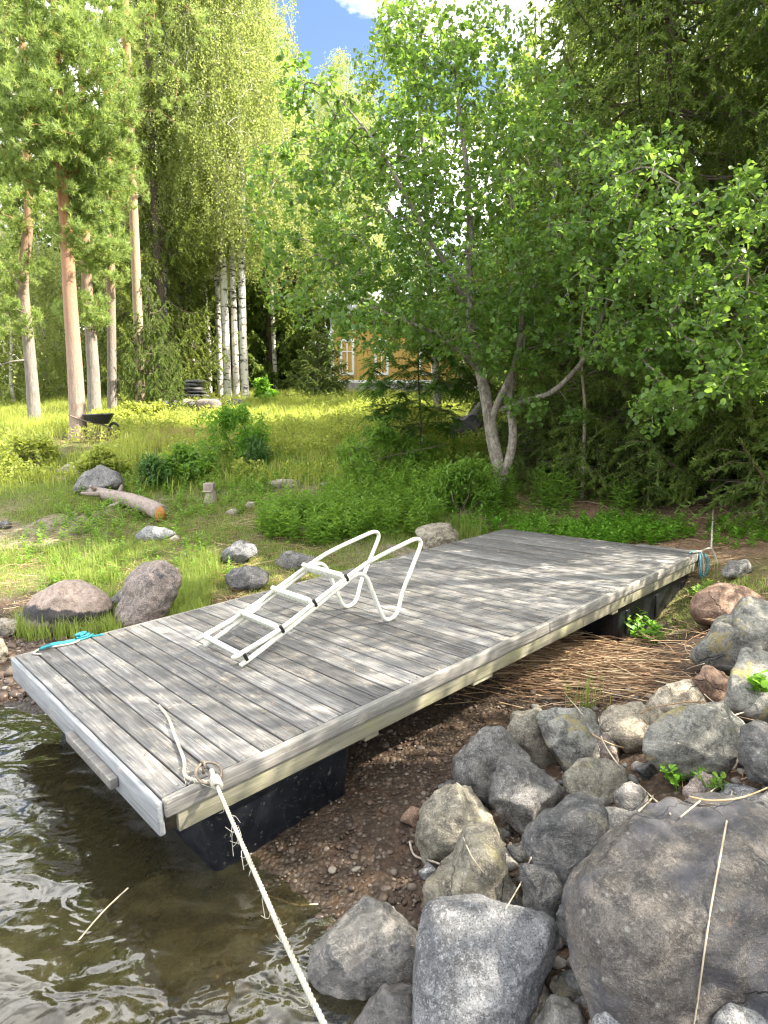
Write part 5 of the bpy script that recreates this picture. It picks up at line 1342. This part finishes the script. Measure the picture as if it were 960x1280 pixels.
# young rowan left of the alder
g = gnd(527, 585); Yr = float(g[1])
ro = tree('rowan_sapling', tuple(g), 'dark green feathery rowan sapling left of the forked alder stem')
sk = Skel(); sk.stem([g] + px_trunk([(526, 530, Yr), (523, 470, Yr), (522, 410, Yr + .1), (520, 350, Yr + .2)]), [.022, .019, .015, .010, .005], 24)
T = blob_tips([(522, 480, 70, 75, Yr, .8, 70), (495, 520, 45, 40, Yr - .2, .6, 30), (550, 440, 50, 45, Yr, .7, 36), (515, 400, 40, 50, Yr, .5, 28), (480, 470, 35, 25, Yr - .1, .4, 16)])
sk.grow(T, 4, .12, .05, 1.4); sk.radii(.0022, .45, .012)
under(sk.bark_mesh(8, 4).build('trunk', M['twig'], smooth=True), ro)
A = np.array([sk.P[l[0]] for l in sk.lines[1:]]); B_ = np.array([sk.P[l[-1]] for l in sk.lines[1:]])
fr = 9; A = np.repeat(B_ - .55 * (B_ - A), fr, 0); B_ = np.repeat(B_, fr, 0); u = rng.random((len(A), 1)); bp_ = A + (B_ - A) * u
fd = nrm(nrm(B_ - A) * .5 + rng.normal(size=bp_.shape) * np.array([.6, .6, .15]) + np.array([0, 0, -.12])); nl_ = 13
tt = np.tile(np.repeat(np.linspace(.12, 1, 7), 2)[:nl_], len(bp_)); bi = np.repeat(np.arange(len(bp_)), nl_); sg = np.tile(np.array([1, -1] * 7)[:nl_], len(bp_))
FL = .20; sdv = nrm(np.cross(fd, [0, 0, 1.0]))
P = bp_[bi] + fd[bi] * (tt * FL)[:, None] + np.array([0, 0, -.05]) * (tt ** 2)[:, None]
d = nrm(fd[bi] * .55 + sdv[bi] * (sg * .85)[:, None] + np.array([0, 0, -.2]))
V, F = diamonds(P, d, nrm(rng.normal(size=P.shape) * .2 + np.array([0, 0, 1.0])), np.full(len(P), .072), np.full(len(P), .030))
under(mk('crown', V, F, M['rowan'], rnd=rng.random(len(P))), ro)

# thin bare stem among the spruces
g = atY(730, 556, 9.4); g[2] = h1(g[0], g[1])
o = tree('bare_stem', tuple(g), 'thin pale bare stem standing in the spruce shade right of the alder')
b = MB(); stem_tubes(b, [g] + px_trunk([(731, 520, 9.4), (728, 470, 9.4), (726, 420, 9.4), (735, 330, 9.5)]), [.028, .024, .02, .017, .008], 8, 24); under(b.build('trunk', M['deadwood'], smooth=True), o)
# trees of the right bank, outside the picture, that shade the dock and the stones
o = birch_proto('shade_birch', 'unseen leafy birch on the right bank that shades the dock', 10.5, .12, 2.6, 2.4, 0, 44, 260, 66, None, .075)
o.location = gz_(6.3, 5.2)
copy_tree(o, gz_(4.9, .9), 'unseen leafy birch on the right bank that shades the nearest stones', 4.1, .85)
copy_tree(o, gz_(5.4, 3.0), 'unseen leafy birch on the right bank that shades the near deck and stones', 2.0, .9)
# ------------------------------------------------------------------ the yellow house
HY = 27.0
hx0 = float(atY(415, 490, HY)[0]); hx1 = 7.6
zb = float(atY(415, 479, HY)[2]); ze = float(atY(415, 397, HY)[2]); zg = min(h1(hx0, HY), h1(3, HY)) - .3
house = empty('yellow_house', (hx0, HY, zg)); tag(house, 'yellow wooden house with white trim behind the alder crown', 'house')
def hpart(b, nm, m, par=None): return under(b.build(nm, m), house) if par is None else under2(b.build(nm, m), par)
def under2(o, par):
    o.parent = par; o.matrix_parent_inverse = Matrix.Translation(-Vector(house.location)); return o
b = MB(); xx = hx0
while xx < hx1 - .01:                       # upright boarding
    b.box((xx, HY, zb), (min(xx + .145, hx1), HY + .05, ze + .12), .006); xx += .15
b.box((hx0 + .02, HY + .06, zb), (hx1, HY + 7, ze + .1), 0)
hpart(b, 'wall', M['yellow'])
b = MB(); b.box((hx0 - .03, HY - .03, zg), (hx1, HY + 7.02, zb - .004), .01); hpart(b, 'foundation', M['stonebase'])
b = MB(); b.box((hx0 - .02, HY - .045, zb - .002), (hx1, HY - .004, zb + .13), .005); b.box((hx0 - .03, HY - .05, zb + .134), (hx0 + .11, HY - .004, ze + .1), .005)
b.box((hx0 + .3, HY - .04, ze - .52), (hx1, HY - .004, ze - .40), .004); hpart(b, 'trim', M['trim'])
b = MB(); rz1 = ze + 1.75
V = np.array([(hx0 - .45, HY - .55, ze - .02), (hx1 + .3, HY - .55, ze - .02), (hx1 + .3, HY + 3.5, rz1), (hx0 - .45, HY + 3.5, rz1), (hx1 + .3, HY + 7.5, ze), (hx0 - .45, HY + 7.5, ze)])
V2 = V + np.array([0, 0, .12])
b.add(np.concatenate([V, V2]), [np.array([[0, 3, 2, 1], [3, 5, 4, 2], [6, 7, 8, 9], [9, 8, 10, 11], [0, 1, 7, 6], [0, 6, 9, 3], [1, 2, 8, 7], [3, 9, 11, 5], [2, 4, 10, 8], [4, 5, 11, 10]])])
for q in np.arange(hx0 - .4, hx1 + .3, .42):
    u = np.array([(q, HY - .54, ze + .11), (q, HY + 3.5, rz1 + .13)]); b.tube(u, .03, 4)
rf = hpart(b, 'roof', M['roofing'])
b = MB(); b.box((hx0 - .47, HY - .58, ze - .05), (hx1 + .3, HY - .553, ze + .11), .004); under2(b.build('eave_board', M['trim']), rf)
b = MB(); b.box((3.0, HY + 2.4, rz1 + .0), (3.6, HY + 3.0, rz1 + 1.1), .02); under2(b.build('chimney', M['stonebase']), rf)
def window(cx, w, z0, z1, y=HY):
    f = MB(); t = .10
    for lo, hi in (((cx - w / 2 - t, z0 - t), (cx - w / 2, z1 + t)), ((cx + w / 2, z0 - t), (cx + w / 2 + t, z1 + t)), ((cx - w / 2, z1), (cx + w / 2, z1 + t)), ((cx - w / 2, z0 - t), (cx + w / 2, z0)), ((cx - .025, z0), (cx + .025, z1)), ((cx - w / 2, z0 + (z1 - z0) * .66), (cx - .027, z0 + (z1 - z0) * .66 + .04)), ((cx + .027, z0 + (z1 - z0) * .66), (cx + w / 2, z0 + (z1 - z0) * .66 + .04))):
        f.box((lo[0], y - .05, lo[1]), (hi[0], y - .006, hi[1]), .004)
    w_ = hpart(f, 'window', M['trim']); g_ = MB(); g_.box((cx - w / 2, y - .02, z0), (cx + w / 2, y - .003, z1)); under2(g_.build('pane', M['glass']), w_)
zw0, zw1 = float(atY(434, 466, HY)[2]), float(atY(434, 427, HY)[2])
for px in (434, 477): window(float(atY(px, 450, HY)[0]), .40, zw0, zw1)
for px in (540, 700): window(float(atY(px, 450, HY)[0]), .9, zw0, zw1)
# taller middle part with a white window in its gable
gx0, gx1 = float(atY(548, 400, HY - .6)[0]), float(atY(668, 400, HY - .6)[0]); gm = (gx0 + gx1) / 2; gzt = float(atY(600, 318, HY - .6)[2]); gze = float(atY(600, 372, HY - .6)[2])
b = MB(); xx = gx0
while xx < gx1 - .01:
    zt_ = gzt - abs(xx + .07 - gm) / ((gx1 - gx0) / 2) * (gzt - gze); b.box((xx, HY - .6, zb), (min(xx + .145, gx1), HY - .55, zt_ - .05), .006); xx += .15
b.box((gx0 + .02, HY - .54, zb), (gx1 - .02, HY - .08, gze - .1)); hpart(b, 'porch_wall', M['yellow'])
b = MB()
for sg in (-1, 1):
    e = gx0 - .35 if sg < 0 else gx1 + .35; Vv = np.array([(gm, HY - .95, gzt), (e, HY - .95, gze - .12), (e, HY + 3.4, gze - .12), (gm, HY + 3.4, gzt)])
    b.add(np.concatenate([Vv, Vv + np.array([0, 0, .11])]), [np.array([[0, 1, 2, 3], [7, 6, 5, 4], [0, 4, 5, 1], [1, 5, 6, 2], [2, 6, 7, 3]])])
hpart(b, 'gable_roof', M['roofing'])
b = MB()
for sg in (-1, 1):
    e = gx0 - .35 if sg < 0 else gx1 + .35; b.tube([(gm, HY - .985, gzt + .03), (e, HY - .985, gze - .09)], .09, 4)
hpart(b, 'gable_board', M['trim'])
window(float(atY(612, 360, HY - .6)[0]), .8, float(atY(612, 385, HY - .6)[2]), float(atY(612, 345, HY - .6)[2]), HY - .6)
# white lattice of the veranda
lx0, lx1 = float(atY(580, 480, 25.4)[0]), float(atY(672, 480, 25.4)[0]); lz0, lz1 = float(atY(590, 495, 25.4)[2]), float(atY(590, 470, 25.4)[2])
b = MB(); st = .16; Hh = lz1 - lz0
for q in np.arange(lx0 - Hh, lx1, st):
    for sg, yy in ((1, 25.40), (-1, 25.425)):
        a0, a1 = (q, lz0), (q + Hh, lz1)
        if sg < 0: a0, a1 = (q, lz1), (q + Hh, lz0)
        k0 = max(0, (lx0 - a0[0]) / Hh); k1 = min(1, (lx1 - a0[0]) / Hh)
        if k1 - k0 < .08: continue
        p0 = (a0[0] + k0 * Hh, yy, a0[1] + k0 * (a1[1] - a0[1])); p1 = (a0[0] + k1 * Hh, yy, a0[1] + k1 * (a1[1] - a0[1])); b.tube([p0, p1], .022, 4)
for lo, hi in (((lx0 - .06, 25.38, lz0 - .06), (lx1 + .06, 25.45, lz0)), ((lx0 - .06, 25.38, lz1), (lx1 + .06, 25.45, lz1 + .06)), ((lx0 - .08, 25.37, lz0 - .5), (lx0 - .001, 25.46, lz1 + 1.4)), ((lx1 + .001, 25.37, lz0 - .5), (lx1 + .08, 25.46, lz1 + 1.4))): b.box(lo, hi, .004)
hpart(b, 'veranda_lattice', M['trim'])

# ------------------------------------------------------------------ log, stump, wheelbarrow, dead branches
A0, A1 = gnd(203, 652), gnd(112, 618); A0 = A0 + np.array([0, 0, .12]); A1 = A1 + np.array([0, 0, .09])
ax = A1 - A0; LL = np.linalg.norm(ax); ax /= LL
lg = empty('sawn_log', tuple(A0 - np.array([0, 0, .1]))); tag(lg, 'sawn log with orange cut end lying on the lawn', 'log')
def und(o, root): o.parent = root; o.matrix_parent_inverse = Matrix.Translation(-Vector(root.location)); return o
u = np.linspace(0, 1, 15)[:, None]; q = A0 + ax * LL * u + np.array([0, 0, 1]) * (.03 * np.sin(u * 4)); q[:, :2] += .02 * np.sin(u * 6)
b = MB(); b.tube(q, .125 * (1 - .35 * u[:, 0]) * (1 + .05 * fbm(q * 6, 2, 3)), 14)
for s_, dv in ((.62, (.10, -.05, .10)), (.75, (-.12, -.14, .02)), (.9, (.05, -.16, .05)), (.5, (-.06, -.1, -.04))):
    p0 = A0 + ax * LL * s_; b.tube([p0, p0 + np.array(dv) * 1.1, p0 + np.array(dv) * 1.9 + ax * .06], [.045, .035, .02], 7)
und(b.build('bark', M['logbark'], smooth=True), lg)
b = MB(); b.tube([A0 - ax * .006, A0 + ax * .02], [.117, .117], 18); und(b.build('cut_face', M['cutwood']), lg)
g = gnd(263, 630)
b = MB(); stq = np.array([g + np.array([0, 0, -.05]), g + np.array([0, 0, .04]), g + np.array([.01, 0, .15]), g + np.array([0, 0, .20])]); b.tube(stq, [.12, .10, .085, .08], 12); b.box(g + np.array([-.09, -.07, .20]), g + np.array([.075, .06, .33]), .02)
o = b.build('tree_stump', M['logbark']); tag(o, 'low notched tree stump in the meadow right of the sawn log', 'stump')
o['label'] = 'low grey stump with a pale saw notch, right of the sawn log'
b = MB(); b.box(g + np.array([-.085, -.102, .195]), g + np.array([.05, -.05, .215]), .003); nc = b.build('saw_notch', M['palestraw'], o)

g = gnd(126, 549); wb = empty('wheelbarrow', tuple(g), (0, 0, .25)); wb.scale = (.68, .68, 1.0); tag(wb, 'dark old wheelbarrow standing beside the pinkish pine stem', 'wheelbarrow')
b = MB(); V = np.array([(-.30, -.22, .36), (.22, -.22, .33), (.22, .22, .33), (-.30, .22, .36), (-.44, -.32, .52), (.40, -.32, .55), (.40, .32, .55), (-.44, .32, .52)])
b.add(V, np.array([[0, 3, 2, 1], [0, 1, 5, 4], [1, 2, 6, 5], [2, 3, 7, 6], [3, 0, 4, 7]])); Vi = V * np.array([.93, .92, 1]) + np.array([0, 0, .015]); b.add(Vi, np.array([[0, 1, 2, 3], [0, 4, 5, 1], [1, 5, 6, 2], [2, 6, 7, 3], [3, 7, 4, 0]]))
b.tube([(-.44, -.32, .525), (.40, -.32, .555), (.40, .32, .555), (-.44, .32, .525)], .014, 6, closed=True); b.build('tray', M['barrow'], wb)
b = MB(); a = np.linspace(0, 6.283, 25)[:-1]; b.tube(np.stack([.42 + .16 * np.cos(a), 0 * a, .19 + .16 * np.sin(a)], -1), .032, 8, closed=True); wl = b.build('wheel', M['black'], wb, smooth=True)
b = MB(); b.tube([(.42, -.1, .19), (.42, .1, .19)], .014, 6)
for k in range(5): b.tube([(.42, 0, .19), (.42 + .15 * math.cos(k * 1.2566), 0, .19 + .15 * math.sin(k * 1.2566))], .008, 4)
b.build('spokes', M['iron'], wl)
for s_ in (-1, 1):
    b = MB(); b.tube(smoothpath([(.42, .08 * s_, .19), (.1, .16 * s_, .31), (-.4, .24 * s_, .40), (-.85, .28 * s_, .52)], 5), .016, 7); b.build('handle', M['iron'], wb, smooth=True)
    b = MB(); b.tube(smoothpath([(-.15, .2 * s_, .34), (-.22, .22 * s_, .15), (-.26, .22 * s_, .0), (-.14, .22 * s_, .0), (-.02, .19 * s_, .32)], 4), .014, 6); b.build('leg', M['iron'], wb, smooth=True)

def dead_branch(pts, rad, label, Ylist=None, lift=.04, mat='deadwood', forks=3):
    P = np.array([gnd(*p) + np.array([0, 0, lift]) for p in pts]); q = smoothpath(P, 6); b = MB(); b.tube(q, np.linspace(rad, rad * .45, len(q)), 8)
    for k in range(forks):
        i = rng.integers(4, len(q) - 2); v = nrm(rng.normal(size=3) + np.array([0, 0, .5])) * rng.uniform(.12, .35); b.tube([q[i], q[i] + v * .5, q[i] + v + np.array([0, 0, -.03])], [rad * .4, rad * .3, rad * .12], 5)
    return tag(b.build('dead_branch', M[mat], smooth=True), label, 'branch')
dead_branch([(882, 628), (905, 614), (935, 600), (975, 586)], .045, 'thick pale dead branch lying on the litter at the right side')
dead_branch([(900, 598), (925, 586), (960, 583)], .03, 'thinner dead branch above the thick pale one on the litter')
dead_branch([(860, 632), (880, 630), (905, 625), (930, 612)], .016, 'thin dark branch running along the lower side of the thick pale one', mat='twig')
dead_branch([(788, 632), (805, 624), (824, 612)], .035, 'short brown branch stub beneath the low young spruce', mat='logbark', forks=1)
dead_branch([(800, 615), (815, 606), (828, 598)], .010, 'thin straight stick in front of the low young spruce', mat='palestraw', forks=0)
dead_branch([(592, 634), (606, 628), (620, 615)], .022, 'bent dead root piece at the foot of the alder', forks=1)
dead_branch([(562, 684), (590, 676), (640, 668), (700, 660)], .008, 'long thin dry stem behind the far deck edge', mat='palestraw', forks=0)
dead_branch([(395, 660), (430, 664), (455, 662)], .012, 'pale dry stick on the ground behind the ladder', mat='palestraw', forks=0)

# ------------------------------------------------------------------ grass and herbs
def blades(P, Hh, Wd, lean=.45, curl=.5):
    n = len(P); a = rng.uniform(0, 6.283, n); d = np.stack([np.cos(a), np.sin(a), 0 * a], -1); s_ = np.stack([-np.sin(a), np.cos(a), 0 * a], -1)
    l = (rng.random(n) ** 1.2 * lean)[:, None]; H_ = Hh[:, None]; w = Wd[:, None]
    m = P + d * H_ * l * .45 + np.array([0, 0, 1.0]) * H_ * .58; t = P + d * H_ * l * (1 + curl) + np.array([0, 0, 1.0]) * H_ * (1 - .35 * l)
    V = np.stack([P - s_ * w * .5, P + s_ * w * .5, m + s_ * w * .4, m - s_ * w * .4, t], 1).reshape(-1, 3)
    i = np.arange(n)[:, None] * 5
    return V, [(i + np.array([[0, 1, 2, 3]])).reshape(-1, 4), (i + np.array([[3, 2, 4]])).reshape(-1, 3)]
def zones(x, y, z):
    nb = fbm2(x * 1.3, y * 1.3, 4, 21)
    grav = 1 - ss(.13, .26, z + nb * .05); grav = np.maximum(grav, ss(.2, .5, x + nb * .2) * (1 - ss(5.0, 6.0, y + nb * .4)))
    lit = ss(1.9, 3.2, x + nb * .5) * ss(5.6, 6.6, y + nb * .4) * (1 - ss(13.5, 16, y + nb)); lit = np.maximum(lit, (1 - ss(4, 7, y)) * ss(3., 4., x))
    bare = ss(.22, .6, fbm2(x * .9, y * .9, 4, 33)) * (1 - ss(11, 13, y))
    return grav, lit, bare
def scatter(n, x0, x1, y0, y1, keep):
    x = rng.uniform(x0, x1, n); y = rng.uniform(y0, y1, n); z = hgt(x, y); g_, l_, b_ = zones(x, y, z)
    k = (rng.random(n) < keep(x, y, z, g_, l_, b_)) & ~in_dock(x, y, .03); return np.stack([x[k], y[k], z[k] - .008], -1)
# short lawn
P = scatter(330000, -9, 3.6, 4.6, 12.5, lambda x, y, z, g, l, b: (1 - g) ** 2 * (1 - l) * (1 - .93 * b) * (.45 + .55 * ss(-.4, .3, fbm2(x * 2, y * 2, 3, 51))) * (np.abs(x) < y * .66 + .6))
n = len(P); ht = (.038 + .06 * np.clip(fbm2(P[:, 0] * 1.2, P[:, 1] * 1.2, 3, 52) + .5, 0, 1.2)) * rng.uniform(.5, 1.3, n)
V, F = blades(P, ht, rng.uniform(.004, .0075, n), .9); tag(mk('grass', V, F, M['grass'], rnd=np.concatenate([np.repeat(r_, 1) for r_ in (lambda q: (q, q))(np.clip(rng.random(n) * .6 + .4 * (fbm2(P[:, 0], P[:, 1], 3, 55) * .6 + .4), 0, 1))])), kind='stuff')
# tall tufts round the lakeside stones
T = np.array([gnd(rng.uniform(*xr), rng.uniform(*yr)) for xr, yr, k in (((20, 150), (778, 802), 300), ((195, 260), (735, 790), 420), ((100, 175), (745, 790), 200), ((225, 275), (700, 735), 120), ((60, 150), (690, 735), 160), ((520, 600), (655, 680), 160)) for _ in range(k)])
T = T[~in_dock(T[:, 0], T[:, 1], .02)]; P = np.repeat(T, 7, 0) + rng.normal(size=(len(T) * 7, 3)) * np.array([.025, .025, 0]); n = len(P)
V, F = blades(P, rng.uniform(.10, .27, n), rng.uniform(.004, .008, n), .6); rr = rng.random(n); tag(mk('tall_grass', V, F, M['grass'], rnd=np.concatenate([rr, rr])), kind='stuff')
# sunny meadow beyond
def keep_m(x, y, z, g, l, b): return (1 - .9 * l) * (.35 + .65 * ss(-.5, .25, fbm2(x * .9, y * .9, 3, 61))) * ss(9.6, 11.4, y + .8 * fbm2(x * .6, y * .6, 2, 63)) * (np.abs(x) < y * .68) 
P = scatter(190000, -16, 11, 9.3, 26.5, keep_m); _w = np.array(wb.location); P = P[(np.hypot(P[:, 0] - _w[0], (P[:, 1] - _w[1] + .6) * .6) > .75)]; n = len(P)
ht = (.16 + .22 * np.clip(fbm2(P[:, 0] * .8, P[:, 1] * .8, 3, 62) + .45, 0, 1.3)) * rng.uniform(.5, 1.3, n)
V, F = blades(P, ht, rng.uniform(.008, .016, n), .8); rr = rng.random(n); tag(mk('meadow_grass', V, F, M['meadow'], rnd=np.concatenate([rr, rr])), kind='stuff')
P = scatter(15000, -9, 3.4, 10.5, 22, lambda x, y, z, g, l, b: (1 - l) * ss(-.05, .45, fbm2(x * .7, y * .7, 3, 66)) * (np.abs(x) < y * .68)); n = len(P); k = 7
Pm = np.repeat(P, k, 0); Pm[:, 2] += rng.uniform(.03, .34, n * k); d = nrm(rng.normal(size=(n * k, 3)) + np.array([0, 0, .45])); L = rng.uniform(.05, .11, n * k)
V, F = leaf_faces(Pm + d * .02, d, nrm(rng.normal(size=(n * k, 3)) * .5 + np.array([0, 0, 1.0])), L, L * .45, .1, False); tag(mk('meadow_herbs', V, F, M['meadow'], rnd=np.repeat(rng.random(n * k), 2)), kind='stuff')
# dry reddish grass patch by the wheelbarrow
P = np.array([gnd(rng.normal(235, 60), rng.normal(551, 9)) for _ in range(3000)]); n = len(P); V, F = blades(P, rng.uniform(.15, .38, n), rng.uniform(.006, .010, n), .6)
M['drygrass'] = leaf_mat('dry_grass', (.30, .19, .09), (.40, .30, .14), (.5, .36, .18), .35, .6, .2); rr = rng.random(n); tag(mk('dry_grass', V, F, M['drygrass'], rnd=np.concatenate([rr, rr])), kind='stuff')

def herb_patch(name, spots, mat, hh, per, ll, wr=.32, out=.055, arch=.12, Lr=False):
    """upright leafy stems with narrow leaves"""
    B = np.array(spots); n = len(B); H_ = rng.uniform(*hh, n); lean = rng.normal(size=(n, 3)) * .16; lean[:, 2] = 1
    top = B + lean * H_[:, None]; Vs, F = tubes(np.stack([B, (B + top) / 2 + rng.normal(size=(n, 3)) * .008, top], 1), np.tile([.003, .0025, .0015], (n, 1)), 3)
    i = np.repeat(np.arange(n), per); u = np.tile(np.linspace(.18, 1.0, per), n); a = np.tile(np.arange(per) * 2.4, n) + rng.uniform(0, 6, n)[i] + rng.normal(size=n * per) * .3
    P = B[i] + lean[i] * (H_[i] * u)[:, None]; d = nrm(np.stack([np.cos(a), np.sin(a), .25 + .6 * u ** 3 + rng.normal(size=n * per) * .15], -1)); L = rng.uniform(*ll, n * per) * (1.1 - .4 * u)
    N = nrm(np.array([0, 0, 1.0]) + rng.normal(size=P.shape) * .25); V2, F2 = leaf_faces(P, d, N, L, L * wr, arch, False)
    rr = np.concatenate([np.full(len(F), .3), np.repeat(np.clip(rng.random(n * per) * .8 + .2 * u, 0, 1), 2)])
    return tag(mk(name, np.concatenate([Vs, V2]), np.concatenate([F, F2 + len(Vs)]), M[mat], rnd=rr), kind='stuff')
def spots_in(rects, avoid=True):
    S_ = []
    for x0, x1, y0, y1, n in rects:
        for _ in range(n):
            cx, cy, rx, ry = (x0 + x1) / 2, (y0 + y1) / 2, (x1 - x0) / 2, (y1 - y0) / 2
            a = rng.uniform(0, 6.283); r = rng.random() ** .5; g = gnd(cx + rx * r * math.cos(a), cy + ry * r * math.sin(a))
            if not in_dock(g[0], g[1], .06): S_.append(g)
    return S_
herb_patch('leafy_herbs', spots_in([(320, 470, 640, 686, 330), (400, 570, 600, 676, 420), (500, 620, 560, 640, 240), (430, 560, 570, 620, 200)]), 'herb', (.18, .48), 15, (.07, .13), .30)
herb_patch('low_herbs', spots_in([(200, 330, 600, 650, 110), (60, 200, 610, 680, 70), (0, 300, 640, 760, 120), (260, 420, 560, 620, 200), (130, 280, 580, 620, 120)]), 'herb', (.08, .24), 10, (.05, .09), .45)
herb_patch('ground_weeds', spots_in([(640, 870, 655, 684, 300), (560, 680, 645, 670, 90), (700, 840, 650, 688, 160), (880, 960, 655, 690, 50)]), 'weed', (.07, .22), 11, (.045, .085), .5)
herb_patch('willow_herbs', spots_in([(675, 720, 615, 655, 16), (655, 700, 630, 655, 12), (600, 640, 625, 655, 26), (740, 790, 630, 660, 8)]), 'herb', (.35, .75), 20, (.09, .15), .17)

def bush(name, px, py, w, h, label, mat, n=130, per=14, ll=(.05, .09), wr=.6, depth=None, cat='shrub'):
    g = gnd(px, py); Y = float(g[1]); k = Y / FPX; o = empty(name, tuple(g)); tag(o, label, cat)
    sk = Skel(); Hh = h * k
    for q in range(5): sk.stem([g + np.array([0, 0, -.03]), g + np.array([rng.normal() * w * k * .12, rng.normal() * w * k * .12, Hh * .3]), g + np.array([rng.normal() * w * k * .2, rng.normal() * w * k * .2, Hh * .65])], [.012, .009, .005], 10)
    T = []; lob = [(rng.uniform(-.75, .75), rng.uniform(-.7, .7), rng.uniform(.25, .8), rng.uniform(.22, .5)) for _ in range(6)] + [(rng.uniform(-.4, .4), rng.uniform(-.4, .4), rng.uniform(.85, 1.15), rng.uniform(.12, .25)) for _ in range(3)]
    for q in range(n):
        lx, ly, lz, lr = lob[q % len(lob)]; v = rng.normal(size=3); v = v / np.linalg.norm(v) * rng.random() ** .5 * lr
        T.append(g + np.array([(lx + v[0]) * w * k / 2, (ly + v[1]) * (depth or w * k / 2), max(.04, lz * .8 + v[2]) * Hh]))
    T = np.array(T)
    sk.grow(T, 3, .03, .1, 3); sk.radii(.0016, .45, .012); und(sk.bark_mesh(6, 4).build('stems', M['twig']), o)
    P, D = sk.along(per, .05); m = len(P); P = P + rng.normal(size=(m, 3)) * .05; d = nrm(D * .6 + rng.normal(size=(m, 3)) * .7 + np.array([0, 0, .1])); L = rng.uniform(*ll, m)
    V, F = leaf_faces(P, d, nrm(rng.normal(size=(m, 3)) * .5 + np.array([0, -.1, 1.0])), L, L * wr, .12, wr > .5); und(mk('foliage', V, F, M[mat], rnd=np.repeat(rng.random(m), 2)), o); return o
bush('leafy_shrub', 298, 577, 84, 66, 'bright leafy shrub in the middle of the sunny meadow', 'weed', 230, 18, (.05, .10), .36)
bush('leafy_shrub', 312, 583, 50, 34, 'dark green shrub at the foot of the bright leafy one', 'darkherb', 90, 14, (.06, .10), .45)
bush('leafy_shrub', 192, 608, 46, 36, 'dark bluish green bush right of the domed boulder', 'darkherb', 110, 14, (.06, .10), .45)
bush('leafy_shrub', 240, 598, 70, 40, 'loose green bush in the meadow between the domed boulder and the stump', 'herb', 150, 14, (.05, .09))
bush('leafy_shrub', 130, 600, 60, 38, 'yellow green bush in front of the pinkish pine stem', 'meadow', 140, 14, (.06, .10))
bush('leafy_shrub', 330, 505, 40, 28, 'small sunny bush beside the thickest birch stem', 'weed', 90, 12, (.10, .16))
bush('leafy_shrub', 40, 590, 80, 40, 'low yellow green bush at the left side of the meadow', 'meadow', 140, 14, (.06, .10))
bush('leafy_shrub', 470, 600, 110, 70, 'green tangle of leafy plants left of the rowan sapling', 'herb', 240, 14, (.06, .10), .4)
bush('leafy_shrub', 575, 640, 80, 66, 'green bush at the left foot of the alder', 'herb', 200, 14, (.06, .10), .4)
bush('leafy_shrub', 505, 560, 90, 60, 'yellow green bush left of the rowan foot', 'meadow', 200, 14, (.07, .11), .4)
bush('leafy_shrub', 180, 530, 90, 26, 'golden low bush beyond the wheelbarrow', 'meadow', 160, 12, (.08, .12), .5)

def sprig(name, px, py, n, hh, label, mat, per=10, ll=(.02, .04), wr=.5, spread=.03, rock_=True, cat='plant'):
    g = surf(px, py) if rock_ else gnd(px, py); B = g + rng.normal(size=(n, 3)) * np.array([spread, spread, 0]); H_ = rng.uniform(*hh, n); lean = rng.normal(size=(n, 3)) * .45; lean[:, 2] = 1
    top = B + lean * H_[:, None]; Vs, F = tubes(np.stack([B, (B + top) / 2 + np.array([0, 0, .01]), top], 1), np.tile([.0022, .0018, .001], (n, 1)), 4)
    i = np.repeat(np.arange(n), per); u = np.tile(np.linspace(.25, 1.0, per), n); a = rng.uniform(0, 6.283, n * per); P = B[i] + lean[i] * (H_[i] * u)[:, None]
    d = nrm(np.stack([np.cos(a), np.sin(a), .2 + .5 * u], -1)); L = rng.uniform(*ll, n * per); V2, F2 = leaf_faces(P, d, nrm(np.array([0, -.3, 1.0]) + rng.normal(size=P.shape) * .3), L, L * wr, .1)
    return tag(mk(name, np.concatenate([Vs, V2]) - g, np.concatenate([F, F2 + len(Vs)]), M[mat], None, g, rnd=np.concatenate([np.full(len(F), .3), np.repeat(rng.random(n * per), 2)])), label, cat)
sprig('green_sprig', 848, 978, 14, (.06, .17), 'bright green feathery sprig growing between the stones of the bank', 'weed', 16, (.018, .034), .5, .035)
sprig('small_plant', 815, 805, 12, (.10, .26), 'leafy plant beside the shore float of the dock', 'weed', 10, (.04, .07), .55, .07, False)
sprig('small_plant', 872, 752, 10, (.08, .22), 'little green plant under the blue rope loops', 'herb', 10, (.035, .06), .55, .06, False)
sprig('small_plant', 950, 868, 8, (.04, .10), 'small round leaved plant at the right side by the pale lichen boulder', 'weed', 7, (.03, .05), .8, .02)
sprig('small_plant', 890, 985, 7, (.03, .08), 'tiny weed among the twigs above the huge boulder', 'herb', 8, (.015, .03), .5, .02)
g = gnd(735, 888); P = g + rng.normal(size=(60, 3)) * np.array([.06, .04, 0]); V, F = blades(P, rng.uniform(.08, .32, 60), rng.uniform(.004, .007, 60), .35); o = mk('grass_tuft', V - g, F, M['grass'], None, g, rnd=np.tile(rng.random(60), 2)); tag(o, 'single grass tuft growing in front of the reed drift', 'grass tuft')
